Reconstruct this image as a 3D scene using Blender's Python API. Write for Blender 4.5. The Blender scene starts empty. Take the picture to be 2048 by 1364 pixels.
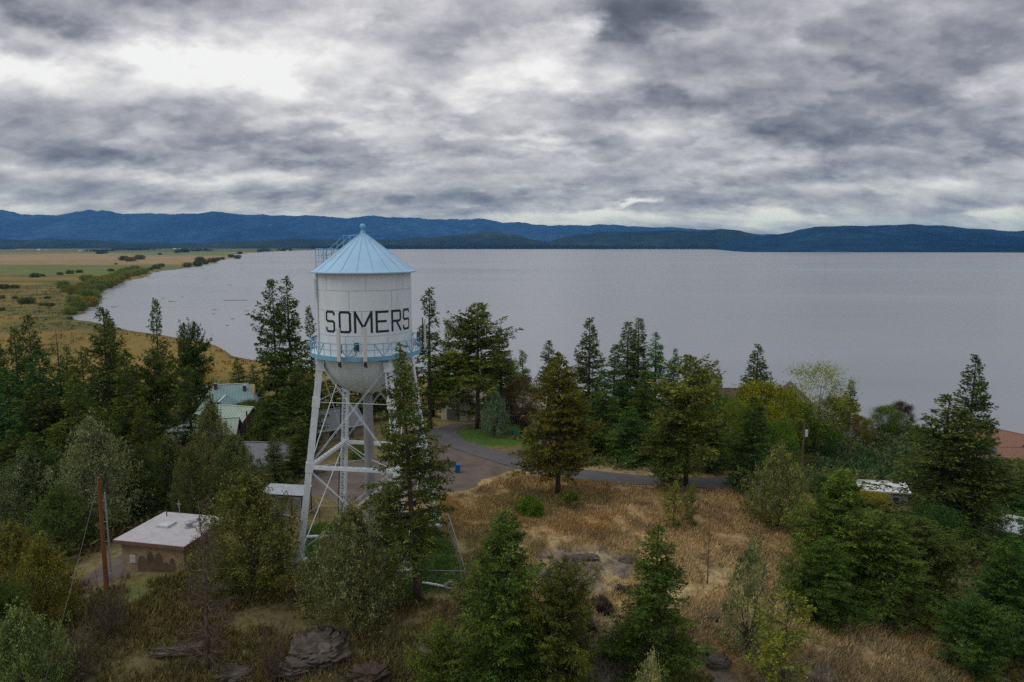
import bpy, math, random
import numpy as np
from mathutils import Vector, Matrix, noise as mnoise
R_ = math.radians
sc = bpy.context.scene
COL = sc.collection

# ---------------------------------------------------------------- camera
PITCH = R_(7.9); FPX = 1400.0; CAMZ = 29.0
cd = bpy.data.cameras.new("camera"); cam = bpy.data.objects.new("camera", cd); COL.objects.link(cam)
cam.location = (0, 0, CAMZ); cam.rotation_euler = (R_(90) - PITCH, 0, 0)
cd.sensor_width = 36; cd.lens = FPX / 2048 * 36; cd.clip_start = 0.5; cd.clip_end = 90000
sc.camera = cam
sc.view_settings.view_transform = 'Standard'; sc.view_settings.look = 'None'
sc.view_settings.exposure = 0.0; sc.view_settings.gamma = 1.0
sc.cycles.max_bounces = 6; sc.cycles.diffuse_bounces = 3; sc.cycles.glossy_bounces = 3
sc.cycles.transparent_max_bounces = 8; sc.cycles.volume_bounces = 0
sc.cycles.use_denoising = False; sc.cycles.use_adaptive_sampling = False
sc.cycles.sample_clamp_indirect = 4

# ---------------------------------------------------------------- node helpers
def N(nt, t, **kw):
    n = nt.nodes.new(t)
    for k, v in kw.items(): setattr(n, k, v)
    return n
def setin(nt, sock, v):
    if isinstance(v, bpy.types.NodeSocket): nt.links.new(v, sock)
    else: sock.default_value = v
def M_(nt, op, a, b=0.0, c=None, clamp=False):
    n = N(nt, 'ShaderNodeMath', operation=op); n.use_clamp = clamp
    setin(nt, n.inputs[0], a); setin(nt, n.inputs[1], b)
    if c is not None: setin(nt, n.inputs[2], c)
    return n.outputs[0]
def noise_(nt, vec, scale, detail=6, rough=.55, dist=0.0, w=None):
    n = N(nt, 'ShaderNodeTexNoise'); n.inputs['Scale'].default_value = scale
    n.inputs['Detail'].default_value = detail; n.inputs['Roughness'].default_value = rough
    n.inputs['Distortion'].default_value = dist
    if vec is not None: nt.links.new(vec, n.inputs['Vector'])
    return n.outputs[0]
def ramp(nt, fac, stops, interp='LINEAR'):
    n = N(nt, 'ShaderNodeValToRGB'); cr = n.color_ramp; cr.interpolation = interp
    while len(cr.elements) > 1: cr.elements.remove(cr.elements[-1])
    cr.elements[0].position = stops[0][0]; cr.elements[0].color = (*stops[0][1], 1)
    for p, c in stops[1:]:
        e = cr.elements.new(p); e.color = (*c, 1)
    nt.links.new(fac, n.inputs[0]); return n.outputs[0]
def mixc(nt, fac, a, b, mode='MIX'):
    n = N(nt, 'ShaderNodeMix', data_type='RGBA', blend_type=mode)
    setin(nt, n.inputs[0], fac)
    for s, v in ((n.inputs[6], a), (n.inputs[7], b)):
        if isinstance(v, bpy.types.NodeSocket): nt.links.new(v, s)
        else: s.default_value = (*v[:3], 1)
    return n.outputs[2]

# ---------------------------------------------------------------- overcast sky (world) and soft sun
SUN_AZ, SUN_EL = R_(-55), R_(50)      # azimuth from +Y towards +X
w = bpy.data.worlds.new("World"); sc.world = w; w.use_nodes = True
nt = w.node_tree; nt.nodes.clear()
tc = N(nt, 'ShaderNodeTexCoord'); sep = N(nt, 'ShaderNodeSeparateXYZ'); nt.links.new(tc.outputs['Generated'], sep.inputs[0])
dx, dy, dz = sep.outputs
az = M_(nt, 'ARCTAN2', dx, dy); el = M_(nt, 'ARCSINE', dz)
zz = M_(nt, 'ADD', M_(nt, 'MAXIMUM', dz, 0.0), 0.42)
def plane(su, sv, ou=0, ov=0):
    c = N(nt, 'ShaderNodeCombineXYZ')
    nt.links.new(M_(nt, 'ADD', M_(nt, 'MULTIPLY', M_(nt, 'DIVIDE', dx, zz), su), ou), c.inputs[0])
    nt.links.new(M_(nt, 'ADD', M_(nt, 'MULTIPLY', M_(nt, 'DIVIDE', dy, zz), sv), ov), c.inputs[1])
    return c.outputs[0]
def pxdir(px, py):
    a = math.atan2((px - 1024), FPX); e = math.atan2(682 - py, math.hypot(FPX, px - 1024)) 
    # rotate by the pitch
    v = Vector((px - 1024, FPX, 682 - py)).normalized(); v.rotate(Matrix.Rotation(-PITCH, 3, 'X'))
    return math.atan2(v.x, v.y), math.asin(v.z)
def blob(px, py, rx, ry, amp, tilt=0.0):
    a0, e0 = pxdir(px, py); sa, se = rx / FPX, ry / FPX
    a = M_(nt, 'SUBTRACT', az2, a0); e = M_(nt, 'SUBTRACT', el2, e0)
    if tilt: e = M_(nt, 'ADD', e, M_(nt, 'MULTIPLY', a, tilt))
    a = M_(nt, 'DIVIDE', a, sa); e = M_(nt, 'DIVIDE', e, se)
    q = M_(nt, 'ADD', M_(nt, 'MULTIPLY', a, a), M_(nt, 'MULTIPLY', e, e))
    return M_(nt, 'MULTIPLY', M_(nt, 'EXPONENT', M_(nt, 'MULTIPLY', q, -1.0)), amp)
def vmul(vec, amp, off):      # bend the cloud plane a little with coarse noise
    n = N(nt, 'ShaderNodeTexNoise'); n.inputs['Scale'].default_value = 1.1; n.inputs['Detail'].default_value = 4; nt.links.new(vec, n.inputs['Vector'])
    s1 = N(nt, 'ShaderNodeVectorMath', operation='MULTIPLY_ADD'); nt.links.new(n.outputs['Color'], s1.inputs[0]); s1.inputs[1].default_value = (amp, amp, 0); nt.links.new(vec, s1.inputs[2]); return s1.outputs[0]
def voro(vec, sc_, sm=.6):
    n = N(nt, 'ShaderNodeTexVoronoi', feature='SMOOTH_F1'); n.inputs['Scale'].default_value = sc_; n.inputs['Smoothness'].default_value = sm; n.inputs['Detail'].default_value = 1; n.inputs['Roughness'].default_value = .5
    nt.links.new(vec, n.inputs['Vector']); return n.outputs['Distance']
S1 = 3.3
n1 = noise_(nt, plane(S1, S1, 3.1, 1.7), 1.0, 9, .58)
n1b = noise_(nt, plane(S1, S1, 3.1, 1.7 + .13), 1.0, 9, .58)
n2 = noise_(nt, plane(8.5, 10, -4, 9), 1.0, 8, .64)
n2b = noise_(nt, plane(8.5, 10, -4, 9.2), 1.0, 8, .64)
n3 = noise_(nt, plane(1.6, 12, 11, 2), 1.0, 7, .6)
n4 = noise_(nt, plane(5, 7, 21, -8), 1.0, 6, .6)
v1 = voro(vmul(plane(5.5, 7.5, 5, 5), .9, 0), 1.0)
ne = noise_(nt, plane(3.4, 4.4, -31, 14), 1.0, 7, .52); ne2 = noise_(nt, plane(6.5, 13, 41, -24), 1.0, 6, .5)
low = M_(nt, 'SUBTRACT', 1.0, M_(nt, 'MULTIPLY', M_(nt, 'MAXIMUM', el, 0.0), 6.5), clamp=True)
# ragged edges: the broad light and dark areas are bent by noise
az2 = M_(nt, 'ADD', az, M_(nt, 'MULTIPLY', M_(nt, 'SUBTRACT', n4, .5), .20))
el2 = M_(nt, 'ADD', el, M_(nt, 'MULTIPLY', M_(nt, 'SUBTRACT', n1, .5), M_(nt, 'ADD', .02, M_(nt, 'MULTIPLY', M_(nt, 'MAXIMUM', el, 0.0), .35))))
BL = [(350, 128, 250, 28, .46, .14), (60, 150, 190, 30, .34), (180, 105, 120, 22, .2, .3), (90, 48, 120, 42, -.42, .35), (30, 98, 70, 20, -.22), (480, 18, 170, 45, -.10), (650, 160, 260, 70, .22), (780, 60, 230, 70, .12),
      (870, 200, 50, 32, -.22), (620, 245, 90, 12, .20), (650, 290, 50, 9, .2), (1000, 320, 160, 18, .12), (1085, 115, 60, 75, .34), (1140, 52, 32, 26, .3), (1250, 45, 100, 48, -.34), (1300, 10, 200, 30, -.1),
      (1420, 82, 90, 28, .22), (1720, 150, 400, 110, -.17), (1600, 248, 300, 42, -.18, .16), (1800, 335, 120, 34, -.18, .1), (1900, 195, 120, 16, .18, -.3), (1340, 255, 90, 24, .26), (1050, 268, 70, 9, .25), (1080, 291, 80, 7, .25),
      (1500, 330, 90, 13, .18), (1750, 377, 170, 13, .34), (1990, 340, 70, 10, .2), (1530, 397, 290, 12, -.18), (1250, 411, 48, 6, .6, -.22), (1200, 430, 130, 6, .35), (1530, 434, 130, 14, .34), (1985, 424, 60, 7, .4),
      (330, 235, 230, 48, -.12), (170, 310, 240, 20, -.25), (230, 346, 320, 11, .20, .03), (560, 354, 130, 10, .14), (700, 388, 300, 12, -.18), (400, 412, 500, 8, .10), (830, 260, 250, 26, .12), (1010, 180, 120, 40, .1), (400, 428, 800, 10, .22), (1150, 440, 200, 10, .2), (1850, 442, 300, 11, .20), (60, 110, 300, 50, .12), (500, 90, 300, 60, .1)]
tot = None
for b in BL:
    o = blob(*b); tot = o if tot is None else M_(nt, 'ADD', tot, o)
sub = lambda x, y: M_(nt, 'SUBTRACT', x, y)
mul = lambda x, k: M_(nt, 'MULTIPLY', x, k)
add = lambda *x: x[0] if len(x) == 1 else M_(nt, 'ADD', x[0], add(*x[1:]))
tex = add(mul(sub(n1, .5), .52), mul(sub(n2, .5), .18), M_(nt, 'MULTIPLY', sub(n3, .5), M_(nt, 'ADD', .10, M_(nt, 'MULTIPLY', low, .55))), mul(sub(.42, v1), .30), mul(sub(n1b, n1), 1.25), mul(sub(n2b, n2), .42))
def edge(v, a, b):
    n = N(nt, 'ShaderNodeMapRange', interpolation_type='SMOOTHSTEP'); nt.links.new(v, n.inputs[0]); n.inputs[1].default_value = a; n.inputs[2].default_value = b; return n.outputs[0]
tex = add(tex, mul(sub(edge(ne, .48, .54), .5), .12), mul(sub(edge(ne2, .47, .55), .5), .05))      # crisp rims of overlapping cloud layers
lum = M_(nt, 'ADD', M_(nt, 'ADD', .64, tot), tex)
hi = M_(nt, 'MULTIPLY', M_(nt, 'GREATER_THAN', dz, .42), 0.0)
cc = ramp(nt, lum, [(0.0, (.10, .105, .125)), (.12, (.135, .14, .168)), (.3, (.25, .25, .295)), (.5, (.44, .435, .475)), (.7, (.66, .65, .68)), (.95, (.97, .955, .96)), (1.3, (1.0, 1.0, 1.0))])
# high overcast above the frame is even and moderately bright; ground side stays dim
up = M_(nt, 'MULTIPLY', M_(nt, 'SUBTRACT', dz, .36), 4.0, clamp=True)
cc = mixc(nt, up, cc, (.72, .73, .77))
nsky = N(nt, 'ShaderNodeTexSky', sky_type='NISHITA'); nsky.sun_disc = False
nsky.sun_elevation = SUN_EL; nsky.sun_rotation = SUN_AZ
ska = mixc(nt, 1.0, nsky.outputs[0], (.06, .06, .06), 'MULTIPLY')
bgA = N(nt, 'ShaderNodeBackground'); nt.links.new(cc, bgA.inputs[0]); bgA.inputs[1].default_value = 1.0
bgB = N(nt, 'ShaderNodeBackground'); nt.links.new(nsky.outputs[0], bgB.inputs[0]); bgB.inputs[1].default_value = 0.06
mx = N(nt, 'ShaderNodeMixShader'); mx.inputs[0].default_value = .06
nt.links.new(bgA.outputs[0], mx.inputs[1]); nt.links.new(bgB.outputs[0], mx.inputs[2])
wo = N(nt, 'ShaderNodeOutputWorld'); nt.links.new(mx.outputs[0], wo.inputs[0])
w.cycles.sampling_method = 'MANUAL'; w.cycles.sample_map_resolution = 512

sd = bpy.data.lights.new("sun", 'SUN'); sun = bpy.data.objects.new("sun", sd); COL.objects.link(sun)
sd.energy = 0.9; sd.angle = R_(35); sd.color = (1, .97, .92)
dirv = Vector((math.sin(SUN_AZ) * math.cos(SUN_EL), math.cos(SUN_AZ) * math.cos(SUN_EL) * 1.0, math.sin(SUN_EL)))
dirv = Vector((-.62, -.18, .76))       # bright cloud to the upper left
sun.rotation_euler = dirv.to_track_quat('Z', 'Y').to_euler()
nsky.sun_elevation = math.asin(dirv.normalized().z); nsky.sun_rotation = math.atan2(dirv.x, dirv.y)

# ---------------------------------------------------------------- geometry helpers
rng = np.random.default_rng(7)
_perm = np.random.default_rng(3).random((256, 256)).astype(np.float64)
def vnoise(x, y):
    xi = np.floor(x).astype(int); yi = np.floor(y).astype(int); fx = x - xi; fy = y - yi
    fx = fx * fx * (3 - 2 * fx); fy = fy * fy * (3 - 2 * fy)
    g = lambda a, b: _perm[a & 255, b & 255]
    return (g(xi, yi) * (1 - fx) + g(xi + 1, yi) * fx) * (1 - fy) + (g(xi, yi + 1) * (1 - fx) + g(xi + 1, yi + 1) * fx) * fy
def fbm(x, y, s=1.0, o=4, r=.5):
    x = np.asarray(x, float) / s; y = np.asarray(y, float) / s; a = 1.0; t = 0; n = 0
    for i in range(o):
        t = t + a * vnoise(x + 17.3 * i, y - 9.1 * i); n += a; a *= r; x = x * 2.03; y = y * 2.03
    return t / n
def sstep(a, b, v):
    t = np.clip((v - a) / (b - a), 0, 1); return t * t * (3 - 2 * t)

def ray(px, py):
    v = Vector((px - 1024, FPX, 682 - py)); v.rotate(Matrix.Rotation(-PITCH, 3, 'X')); return v
def at(px, Y, z):
    """x of a point at distance Y and height z seen in column px"""
    dep = Y * math.cos(PITCH) + (CAMZ - z) * math.sin(PITCH)
    return (px - 1024) / FPX * dep
def topz(py, Y):
    v = ray(1024, py); return CAMZ + v.z / v.y * Y
LAKE = -31.0
def onplane(px, py, z=LAKE):
    v = ray(px, py); t = (z - CAMZ) / v.z; return (v.x * t, v.y * t)

# control points of the hill: (column, distance, height) and plain (x, y, z)
HP = [(0, 46, -3), (500, 47, -2.7), (640, 50, -1.6), (1000, 45, -3.6), (1300, 46, -2.8), (1700, 50, -4.6), (2048, 54, -7),
      (760, 58, 0), (213, 55, 0), (0, 60, -1.5), (0, 80, -4), (1050, 75, -.3), (1200, 62, -.3), (1200, 52, -1.7), (1450, 60, -2), (1450, 80, -.9),
      (1650, 70, -3.5), (1900, 70, -8), (2048, 80, -12.5), (1000, 92, -1.2), (1300, 87, -1.1), (1500, 86, -1.4), (900, 98, -1.3), (915, 120, -2.6),
      (1100, 120, -3.2), (1300, 110, -3.2), (1300, 140, -8), (1000, 150, -9), (1600, 110, -7.5), (1750, 104, -9.5), (1700, 130, -12), (1700, 161, -12.6),
      (1500, 165, -12), (1500, 190, -21), (1850, 130, -16), (1830, 185, -21), (1850, 208, -28), (1850, 225, -32), (2000, 130, -20), (2000, 176, -26), (2048, 216, -31.5), (1750, 195, -31), (1400, 215, -31), (1100, 215, -31),
      (900, 235, -31), (700, 265, -31), (500, 300, -31), (200, 310, -31), (-100, 310, -31), (450, 145, -9), (350, 125, -8), (200, 110, -6), (0, 110, -5.5), (300, 90, -3.5),
      (500, 100, -2.6), (650, 100, -1.5), (0, 180, -17), (300, 200, -20), (600, 165, -10), (700, 130, -4), (760, 85, -.6), (870, 105, -1.6)]
HX = [(-13.6, 64.6, 0), (-21, 60, -.1), (-8, 72, 0), (-18, 74, 0), (-38, 60, -.7), (-42, 68, -1.1), (-30, 66, -.3), (0, -40, -27), (-80, -20, -26), (80, -20, -28), (0, 5, -22), (-40, 20, -19), (40, 20, -20), (-80, 40, -12), (110, 60, -18),
      (-150, 80, -14), (-200, 150, -28), (200, 120, -31), (250, 40, -32), (-300, 60, -31), (0, 600, -60), (300, 500, -60), (-300, 600, -45), (500, 150, -50), (-600, 200, -40), (0, -500, -40), (-500, -300, -40), (500, -300, -50), (220, 260, -38), (140, 280, -40)]
_cp = np.array([(at(a, b, c), b, c) for a, b, c in HP] + HX, float)
def _phi(d): return np.sqrt(d * d + 16.0)
_A = _phi(np.hypot(_cp[:, None, 0] - _cp[None, :, 0], _cp[:, None, 1] - _cp[None, :, 1]))
_n = len(_cp); _B = np.zeros((_n + 1, _n + 1)); _B[:_n, :_n] = _A + np.eye(_n) * -.35; _B[:_n, _n] = 1; _B[_n, :_n] = 1
_W = np.linalg.solve(_B, np.append(_cp[:, 2], 0))
SH = [onplane(*p) for p in [(1060, 790), (1000, 775), (860, 752), (700, 745), (560, 733), (520, 722), (470, 711), (430, 690), (400, 684), (340, 672), (280, 664), (215, 650), (140, 634), (172, 627), (168, 604), (200, 585),
      (235, 569), (262, 560), (288, 555), (300, 546), (350, 539), (400, 531), (428, 526), (432, 521), (480, 515), (468, 509), (500, 506), (560, 502.5), (640, 499.8), (700, 499), (800, 498.3), (1100, 498), (1210, 499), (1240, 498.2), (1400, 498.2), (1500, 499.3), (1700, 501.3), (2048, 506), (2300, 509), (2800, 514)]]
WPOLY = np.array(SH + [(9000, 1500), (9000, -4000), (600, -3000), (200, 100)])
def inpoly(x, y, P):
    r = np.zeros(x.shape, bool); n = len(P); j = n - 1
    for i in range(n):
        xi, yi = P[i]; xj, yj = P[j]
        if yi != yj:
            c = ((yi > y) != (yj > y)) & (x < (xj - xi) * (y - yi) / (yj - yi) + xi); r ^= c
        j = i
    return r
def segd(x, y, P, closed=True):
    d = np.full(x.shape, 1e12); n = len(P)
    for i in range(n if closed else n - 1):
        ax, ay = P[i]; bx, by = P[(i + 1) % n]; vx, vy = bx - ax, by - ay; L = vx * vx + vy * vy + 1e-9
        t = np.clip(((x - ax) * vx + (y - ay) * vy) / L, 0, 1)
        d = np.minimum(d, (x - ax - t * vx) ** 2 + (y - ay - t * vy) ** 2)
    return np.sqrt(d)
PAD = [(-13.6, 64.6, 11)]
def hill(x, y):
    x = np.asarray(x, float); y = np.asarray(y, float)
    d = _phi(np.hypot(x[..., None] - _cp[:, 0], y[..., None] - _cp[:, 1]))
    h = d @ _W[:_n] + _W[_n]
    near = np.exp(-((x + 5) ** 2 + (y - 50) ** 2) / 200 ** 2)
    rock = sstep(56, 49, y) * sstep(20, 40, y) * sstep(70, 50, np.abs(x))
    h = h + (fbm(x, y, 9, 3) - .5) * .5 * near + (fbm(x + 40, y, 3.2, 4) - .5) * 1.7 * rock + (fbm(x + 4, y, 1.3, 2) - .5) * .14 * near
    return h
def H(x, y):
    x = np.asarray(x, float); y = np.asarray(y, float)
    h = hill(x, y)
    ins = inpoly(x, y, WPOLY); sdist = segd(x, y, WPOLY); 
    wob = (fbm(x, y, 40, 4) - .5) * 14 * np.clip((np.hypot(x, y) - 200) / 600, .2, 2.5)
    sdist = np.where(ins, -sdist, sdist) + wob
    plain = LAKE + np.clip(sdist * .05, -2.5, .9) + (fbm(x, y, 60, 3) - .5) * .3
    far = sstep(240, 420, np.hypot(x, y) * 1.0)
    left = sstep(60, -60, x - .15 * y)
    hh = np.where(far > 0, h * (1 - far) + -60 * far, h)
    return np.maximum(plain, hh)
def Hs(x, y): return float(H(np.array([x]), np.array([y]))[0])
def ground(px, py):
    v = ray(px, py); v /= v.y
    Ys = np.concatenate([np.arange(38, 320, .5), np.arange(320, 3000, 5)])
    xs = v.x * Ys; zs = CAMZ + v.z * Ys; hh = H(xs, Ys)
    k = np.argmax(hh >= zs)
    return float(xs[k]), float(Ys[k]), float(hh[k])

def tag(o, label=None, cat=None, group=None, kind=None):
    if label: o['label'] = label
    if cat: o['category'] = cat
    if group: o['group'] = group
    if kind: o['kind'] = kind
    return o
def empty(name, loc, rz=0.0, label=None, cat=None, group=None):
    o = bpy.data.objects.new(name, None); COL.objects.link(o); o.location = loc; o.rotation_euler = (0, 0, rz)
    o.empty_display_size = .3
    return tag(o, label, cat, group)
def mesh_obj(name, me, parent=None):
    o = bpy.data.objects.new(name, me); COL.objects.link(o)
    if parent: o.parent = parent
    return o
def np_mesh(name, verts, quads, mat, smooth=False, cols=None):
    """verts (n,3) and faces (m,4) or (m,3) as one mesh, fast"""
    me = bpy.data.meshes.new(name); verts = np.asarray(verts, np.float32); quads = np.asarray(quads, np.int32)
    k = quads.shape[1]; m = len(quads)
    me.vertices.add(len(verts)); me.vertices.foreach_set('co', verts.ravel())
    me.loops.add(m * k); me.loops.foreach_set('vertex_index', quads.ravel())
    me.polygons.add(m); me.polygons.foreach_set('loop_start', np.arange(0, m * k, k, dtype=np.int32))
    me.polygons.foreach_set('loop_total', np.full(m, k, np.int32))
    if smooth: me.polygons.foreach_set('use_smooth', np.ones(m, bool))
    if cols is not None:
        a = me.color_attributes.new('Col', 'FLOAT_COLOR', 'POINT')
        c = np.ones((len(verts), 4), np.float32); c[:, :3] = cols; a.data.foreach_set('color', c.ravel())
    me.materials.append(mat); me.update(); me.validate()
    return me

class MB:
    def __init__(s): s.v = []; s.f = []
    def add(s, vs, fs):
        n = len(s.v); s.v += [tuple(v) for v in vs]; s.f += [tuple(i + n for i in f) for f in fs]; return s
    def box(s, c, d, rz=0.0, M=None):
        x, y, z = d[0] / 2, d[1] / 2, d[2] / 2
        vs = [Vector((a * x, b * y, e * z)) for e in (-1, 1) for a, b in ((-1, -1), (1, -1), (1, 1), (-1, 1))]
        m = Matrix.Translation(c) @ (M if M else Matrix.Rotation(rz, 4, 'Z'))
        return s.add([m @ v for v in vs], [(3, 2, 1, 0), (4, 5, 6, 7), (0, 1, 5, 4), (1, 2, 6, 5), (2, 3, 7, 6), (3, 0, 4, 7)])
    def beam(s, a, b, w, h, up=(0, 0, 1)):
        a = Vector(a); b = Vector(b); d = (b - a); L = d.length; d.normalize(); up = Vector(up)
        if abs(d.dot(up.normalized())) > .98: up = Vector((1, 0, 0))
        x = d.cross(up).normalized(); y = x.cross(d).normalized()
        vs = [p + x * (i * w / 2) + y * (j * h / 2) for p in (a, b) for i, j in ((-1, -1), (1, -1), (1, 1), (-1, 1))]
        return s.add(vs, [(3, 2, 1, 0), (4, 5, 6, 7), (0, 1, 5, 4), (1, 2, 6, 5), (2, 3, 7, 6), (3, 0, 4, 7)])
    def tube(s, pts, rad, n=8, cap=True):
        pts = [Vector(p) for p in pts]
        if not hasattr(rad, '__len__'): rad = [rad] * len(pts)
        ring = []; base = len(s.v); px = None
        for i, p in enumerate(pts):
            d = (pts[min(i + 1, len(pts) - 1)] - pts[max(i - 1, 0)]).normalized()
            if px is None:
                u = Vector((0, 0, 1)) if abs(d.z) < .9 else Vector((1, 0, 0)); px = d.cross(u).normalized()
            px = (px - d * px.dot(d)).normalized(); py = d.cross(px)
            for k in range(n):
                t = 2 * math.pi * k / n; s.v.append(tuple(p + px * (math.cos(t) * rad[i]) + py * (math.sin(t) * rad[i])))
        for i in range(len(pts) - 1):
            for k in range(n):
                a = base + i * n + k; b = base + i * n + (k + 1) % n; s.f.append((a, b, b + n, a + n))
        if cap:
            s.f.append(tuple(base + k for k in reversed(range(n)))); e = base + (len(pts) - 1) * n; s.f.append(tuple(e + k for k in range(n)))
        return s
    def lathe(s, prof, n=48, c=(0, 0, 0), a0=0, a1=2 * math.pi):
        base = len(s.v); full = abs(a1 - a0 - 2 * math.pi) < 1e-6; m = n if full else n + 1
        for r, z in prof:
            for k in range(m):
                t = a0 + (a1 - a0) * k / n; s.v.append((c[0] + r * math.cos(t), c[1] + r * math.sin(t), c[2] + z))
        for i in range(len(prof) - 1):
            for k in range(n):
                a = base + i * m + k; b = base + i * m + (k + 1) % m; s.f.append((a, b, b + m, a + m))
        return s
    def prism(s, poly, depth, M=None):
        """polygon in XZ extruded along +Y by depth"""
        n = len(poly); vs = [Vector((x, 0, z)) for x, z in poly] + [Vector((x, depth, z)) for x, z in poly]
        if M: vs = [M @ v for v in vs]
        return s.add(vs, [tuple(range(n)), tuple(reversed(range(n, 2 * n)))] + [(i, i + n, (i + 1) % n + n, (i + 1) % n) for i in range(n)])
    def mesh(s, name, mat, smooth=False):
        me = bpy.data.meshes.new(name); me.from_pydata(s.v, [], s.f)
        if smooth: me.polygons.foreach_set('use_smooth', [True] * len(me.polygons))
        me.materials.append(mat); me.update(); return me
    def build(s, name, mat, parent=None, smooth=False, auto=False):
        me = s.mesh(name, mat, smooth)
        if auto:
            try: me.set_sharp_from_angle(angle=R_(35))
            except Exception: pass
        return mesh_obj(name, me, parent)

def mat(name, col, rough=.7, var=.12, scale=2.0, bump=0.0, metal=0.0, streak=False, dirt=None, dirt_amt=.0, spec=.3, bscale=None):
    m = bpy.data.materials.new(name); m.use_nodes = True; t = m.node_tree; b = t.nodes['Principled BSDF']
    g = N(t, 'ShaderNodeTexCoord'); mp = N(t, 'ShaderNodeMapping'); t.links.new(g.outputs['Object'], mp.inputs[0])
    if streak: mp.inputs['Scale'].default_value = (1, 1, .12)
    n = noise_(t, mp.outputs[0], scale, 7, .6)
    lo = tuple(max(0, c * (1 - var * 2)) for c in col); hi = tuple(min(1, c * (1 + var * 1.6)) for c in col)
    c = ramp(t, n, [(.25, lo), (.5, col), (.75, hi)])
    if dirt:
        n2 = noise_(t, mp.outputs[0], scale * 2.7, 6, .65)
        f = M_(t, 'MULTIPLY', M_(t, 'SUBTRACT', n2, .52), 6.0, clamp=True); f = M_(t, 'MULTIPLY', f, dirt_amt)
        c = mixc(t, f, c, dirt)
    t.links.new(c, b.inputs['Base Color']); b.inputs['Roughness'].default_value = rough; b.inputs['Metallic'].default_value = metal
    b.inputs['Specular IOR Level'].default_value = spec
    if bump:
        bn = N(t, 'ShaderNodeBump'); bn.inputs['Strength'].default_value = bump; bn.inputs['Distance'].default_value = .05
        t.links.new(noise_(t, g.outputs['Object'], bscale or scale * 5, 5, .6), bn.inputs['Height']); t.links.new(bn.outputs[0], b.inputs['Normal'])
    return m
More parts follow.
